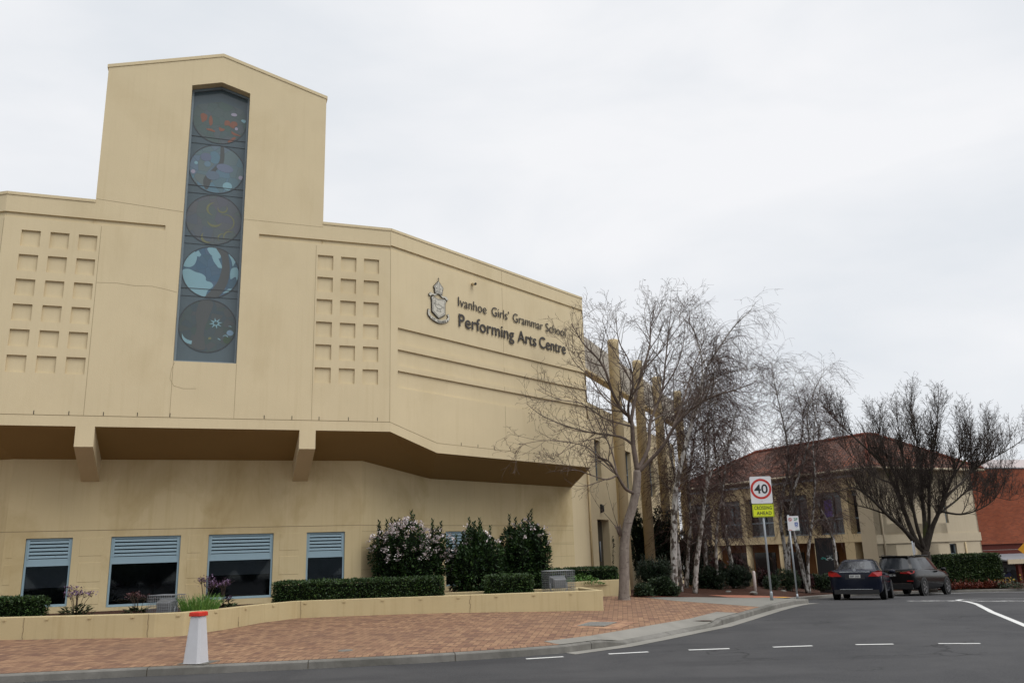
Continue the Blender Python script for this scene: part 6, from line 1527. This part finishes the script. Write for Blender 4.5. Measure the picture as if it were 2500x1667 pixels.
def make_car(C_, name, label):
    O = bpy.data.objects.new(name, None); COL.objects.link(O); tag(O, label, 'car', 'cars parked along the kerb'); ORG[O] = Vector((0, 0, 0))
    # body: lofted sections
    mb = MB(); secs = []
    for y, w, zb, zs, zd in C_['sec']:
        half = [(0, zb), (w * .86, zb), (w * .97, zb + .10), (w, zb + (zs - zb) * .42), (w * 1.0, zb + (zs - zb) * .72), (w * .965, zs - .01), (w * .90, zs + (zd - zs) * .55), (w * .62, zd - .008), (0, zd)]
        ring = [Vector((x, y, z)) for x, z in half] + [Vector((-x, y, z)) for x, z in half[-2:0:-1]]
        secs.append(ring)
    n = len(secs[0])
    for a, b in zip(secs, secs[1:]):
        for k in range(n): mb.face([a[k], a[(k + 1) % n], b[(k + 1) % n], b[k]], 0, True)
    mb.face(secs[0][::-1], 0); mb.face(secs[-1], 0)
    bo = mb.build('body', C_['paint'], O, True, merge=True)
    sd_ = bo.modifiers.new('subsurf', 'SUBSURF'); sd_.levels = sd_.render_levels = 2
    for p in bo.data.polygons: p.use_smooth = True
    g = C_['gh']
    r0 = superring(*g[0]); r1 = superring(*g[1]); r2 = superring(*g[2]); N_ = len(r0)
    gl, pil = MB(), MB()
    def glassy(k):
        a = (k + 1) / N_ * 360; q = a % 90
        return not any(abs(((a - c + 180) % 360) - 180) < C_['pil'] for c in C_['pillars'])
    for k in range(N_):
        q = (k + 1) % N_
        (gl if glassy(k) else pil).face([r0[k], r0[q], r1[q], r1[k]], 0, True)
        pil.face([r1[k], r1[q], r2[q], r2[k]], 0, True)
    pil.face(r2, 0, True)
    pil.build('roof', C_['paint'], O, True, merge=True); gl.build('window_glass', carglass, O, True, merge=True)
    # wheels
    for sx in (-1, 1):
        for y in C_['axles']:
            R_, W_ = C_['wr'], .225; xo = sx * (C_['hw'] + .012)
            def lath(pr, mt, nm, par, sides=28):
                m_ = MB(); m_.lathe((0, 0, 0), pr, sides)
                m_.v = [(xo - sx * v[2], y + v[0], R_ + v[1]) for v in m_.v]
                return m_.build(nm, mt, par, True)
            ty = lath([(R_ * .66, .012), (R_ * .70, 0), (R_ * .93, .0), (R_, .03), (R_, W_ - .03), (R_ * .9, W_)], tyre_m, 'wheel', O)
            lath([(R_ * .58, .04), (R_ * .62, .012), (R_ * .70, .006), (R_ * .70, .03)], rim_m, 'rim', ty)
            m_ = MB()
            for k in range(5):
                for off in (-.11, .11):
                    a = 2 * math.pi * k / 5 + off; P = lambda rr, d, t: (xo - sx * d, y + rr * math.cos(a) - t * math.sin(a), R_ + rr * math.sin(a) + t * math.cos(a))
                    m_.hexa([P(.04, .03, -.016), P(R_ * .64, .018, -.016), P(R_ * .64, .018, .016), P(.04, .03, .016), P(.04, .012, -.016), P(R_ * .64, .008, -.016), P(R_ * .64, .008, .016), P(.04, .012, .016)])
            m_.build('spokes', rim_m, ty, True)
            lath([(R_ + .055, .014), (R_ + .055, .016)], blackpl, 'wheel_arch', O)
    bx = lambda nm, c, d, mt, par=O: (lambda m_: (m_.box(c, d), m_.build(nm, mt, par, True))[1])(MB())
    yr = C_['yr']
    for s in (-1, 1):
        m_ = MB(); lp = C_['lamp']
        f = [(s * x, z) for x, z, dy in lp]
        A = [Vector((s * x, yr + dy - C_.get('lo', .03), z)) for x, z, dy in lp]; B_ = [p + Vector((0, .16, 0)) for p in A]
        m_.face(A); m_.face(B_[::-1])
        for k in range(len(A)): m_.face([A[k], A[(k + 1) % len(A)], B_[(k + 1) % len(A)], B_[k]])
        m_.build('tail_lamp', lampred, O, True)
        m_ = MB(); m_.lathe((0, 0, 0), [(.05, -.10), (.10, -.06), (.11, .04), (.07, .09)], 12)
        m_.v = [(s * (C_['hw'] + .14) + v[2] * s * 1.2, C_['mir'][0] + v[0] * .9, C_['mir'][1] + v[1] * .75) for v in m_.v]
        m_.build('mirror', C_['paint'], O, True)
    return O, bx
Mz = dict(paint=carpaint('dark_blue_paint', (.006, .008, .017)), hw=.90, wr=.33, axles=(-1.38, 1.46), yr=-2.325, mir=(.62, 1.0), pil=17, pillars=(118, 62, 242, 298, 180, 0),
          sec=[(-2.35, .70, .24, .86, .90), (-2.33, .85, .20, .94, .99), (-2.24, .885, .19, .98, 1.06), (-2.0, .895, .21, .985, 1.085), (-1.5, .90, .2, .975, 1.07), (-.6, .905, .19, .95, 1.02), (.5, .905, .19, .94, 1.0), (1.15, .90, .19, .92, 1.0), (1.7, .885, .2, .86, .93), (2.1, .84, .22, .74, .80), (2.3, .70, .28, .60, .64), (2.34, .55, .35, .5, .54)],
          gh=[(.80, -1.95, 1.30, 1.0, 28, 4.0, -.045), (.645, -1.10, .42, 1.345, 28, 3.6, 0), (.50, -.85, .15, 1.44, 28, 3.0, 0)],
          lamp=[(.45, .81, -.03), (.78, .80, -.02), (.90, .84, .06), (.905, .97, .10), (.80, 1.015, .0), (.60, .95, -.028)])
Mz['pillars'] = (130, 50, 230, 310); Mz['pil'] = 9
car1, bx = make_car(Mz, 'parked_car', 'dark blue sedan parked at the kerb, seen from behind')
bx('chrome_strip', (0, -2.305, .965), (1.02, .05, .028), chrome)
bx('plate_recess', (0, -2.335, .80), (.66, .03, .17), nmat('recess_blue', (.004, .005, .010), .4)); pl = bx('number_plate', (0, -2.352, .815), (.372, .012, .105), plate_m)
text('number', 'BIP 305', sign_mat(Vector((0, -2.36, .785)), 0), .062, nmat('plate_text', (.06, .06, .07), .5), pl, .30, .001, .002, local=True)
bx('lower_bumper', (0, -2.29, .28), (1.50, .14, .15), blackpl); bx('bumper_trim', (0, -2.362, .37), (1.10, .02, .02), chrome)
mb = MB(); mb.ring((0, 0), .036, .045, sign_mat(Vector((0, -2.318, 1.035)), 0), 0, .012, 24)
for k in range(3):
    a = math.pi / 2 + k * 2 * math.pi / 3; mb.prism([(.010 * math.cos(a + 1.57), .010 * math.sin(a + 1.57)), (.04 * math.cos(a), .04 * math.sin(a)), (.010 * math.cos(a - 1.57), .010 * math.sin(a - 1.57))], sign_mat(Vector((0, -2.318, 1.035)), 0), 0, .012)
mb.build('emblem', chrome, car1, True)
Bw = dict(lo=.045, paint=carpaint('black_paint', (.006, .006, .007)), hw=.995, wr=.395, axles=(-1.52, 1.58), yr=-2.555, mir=(.80, 1.17), pil=8, pillars=(130, 50, 228, 312, 176, 4),
          sec=[(-2.56, .70, .42, .98, 1.02), (-2.555, .90, .32, 1.10, 1.13), (-2.45, .965, .28, 1.17, 1.20), (-2.1, .985, .27, 1.17, 1.22), (-1.2, .995, .26, 1.15, 1.2), (.4, .995, .26, 1.13, 1.19), (1.2, .99, .26, 1.12, 1.2), (1.9, .975, .28, 1.06, 1.14), (2.35, .92, .30, .94, 1.02), (2.53, .78, .36, .8, .86), (2.57, .62, .42, .7, .76)],
          gh=[(.90, -2.48, 1.42, 1.17, 28, 5.0, 0), (.745, -2.20, .55, 1.66, 28, 5.0, 0.012), (.60, -2.02, .30, 1.765, 28, 4.0, .008)],
          lamp=[(.36, .98, .0), (.80, .955, .03), (.93, 1.0, .09), (.93, 1.10, .12), (.84, 1.125, .05), (.62, 1.06, .0), (.36, 1.035, .0)])
car2, bx2 = make_car(Bw, 'parked_car', 'black four wheel drive with roof rails parked beyond the dark blue sedan')
bx2('chrome_strip', (0, -2.545, 1.06), (1.40, .03, .022), chrome)
pl = bx2('number_plate', (-.02, -2.57, .90), (.372, .012, .12), nmat('black_number_plate', (.03, .03, .032), .5))
text('number', 'BZC 46', sign_mat(Vector((-.02, -2.578, .868)), 0), .068, plate_m, pl, .30, .001, .002, local=True)
bx2('lower_bumper', (0, -2.53, .42), (1.66, .10, .22), blackpl); bx2('bumper_trim', (0, -2.585, .545), (1.55, .015, .02), nmat('dark_chrome', (.25, .25, .26), .25, .9))
bx2('rear_wiper', (.12, -2.40, 1.24), (.50, .03, .03), blackpl)
for s in (-1, 1):
    bx2('bumper_reflector', (s * .74, -2.572, .66), (.26, .03, .035), lampred)
    mb = MB(); mb.tube([(s * .70, -1.75, 1.70), (s * .72, -1.6, 1.785), (s * .72, .2, 1.785), (s * .70, .35, 1.72)], .016, 8); mb.build('roof_rail', blackpl, car2, True)
mb = MB(); Mq = sign_mat(Vector((-.02, -2.515, 1.135)), 0); mb.ring((0, 0), .036, .048, Mq, 0, .012, 24); mb.prism(blob(0, 0, .036, .036, 20), Mq, 0, .008, 1)
mb.build('emblem', [chrome, plate_m], car2, True)
bx2('spoiler', (0, -2.06, 1.715), (1.26, .30, .05), Bw['paint'])
def park(o, rear_l, rear_r, head, hl):
    """stand a car with its rear wheels at two ground points"""
    h = math.radians(head); c = Vector(((rear_l[0] + rear_r[0]) / 2, (rear_l[1] + rear_r[1]) / 2, 0)); f = Vector((math.sin(h), math.cos(h), 0))
    c = c + f * hl
    z0, z1 = zroad(*(c - f * 1.4)[:2]), zroad(*(c + f * 1.4)[:2])
    o.rotation_euler = (math.atan2(z1 - z0, 2.8), 0, -h); o.location = (c.x, c.y, (z0 + z1) / 2 + .005)
park(car1, (11.68, 32.2), (13.26, 31.5), 27.5, 1.38)
park(car2, (16.78, 40.35), (18.23, 39.0), 43.5, 1.52)
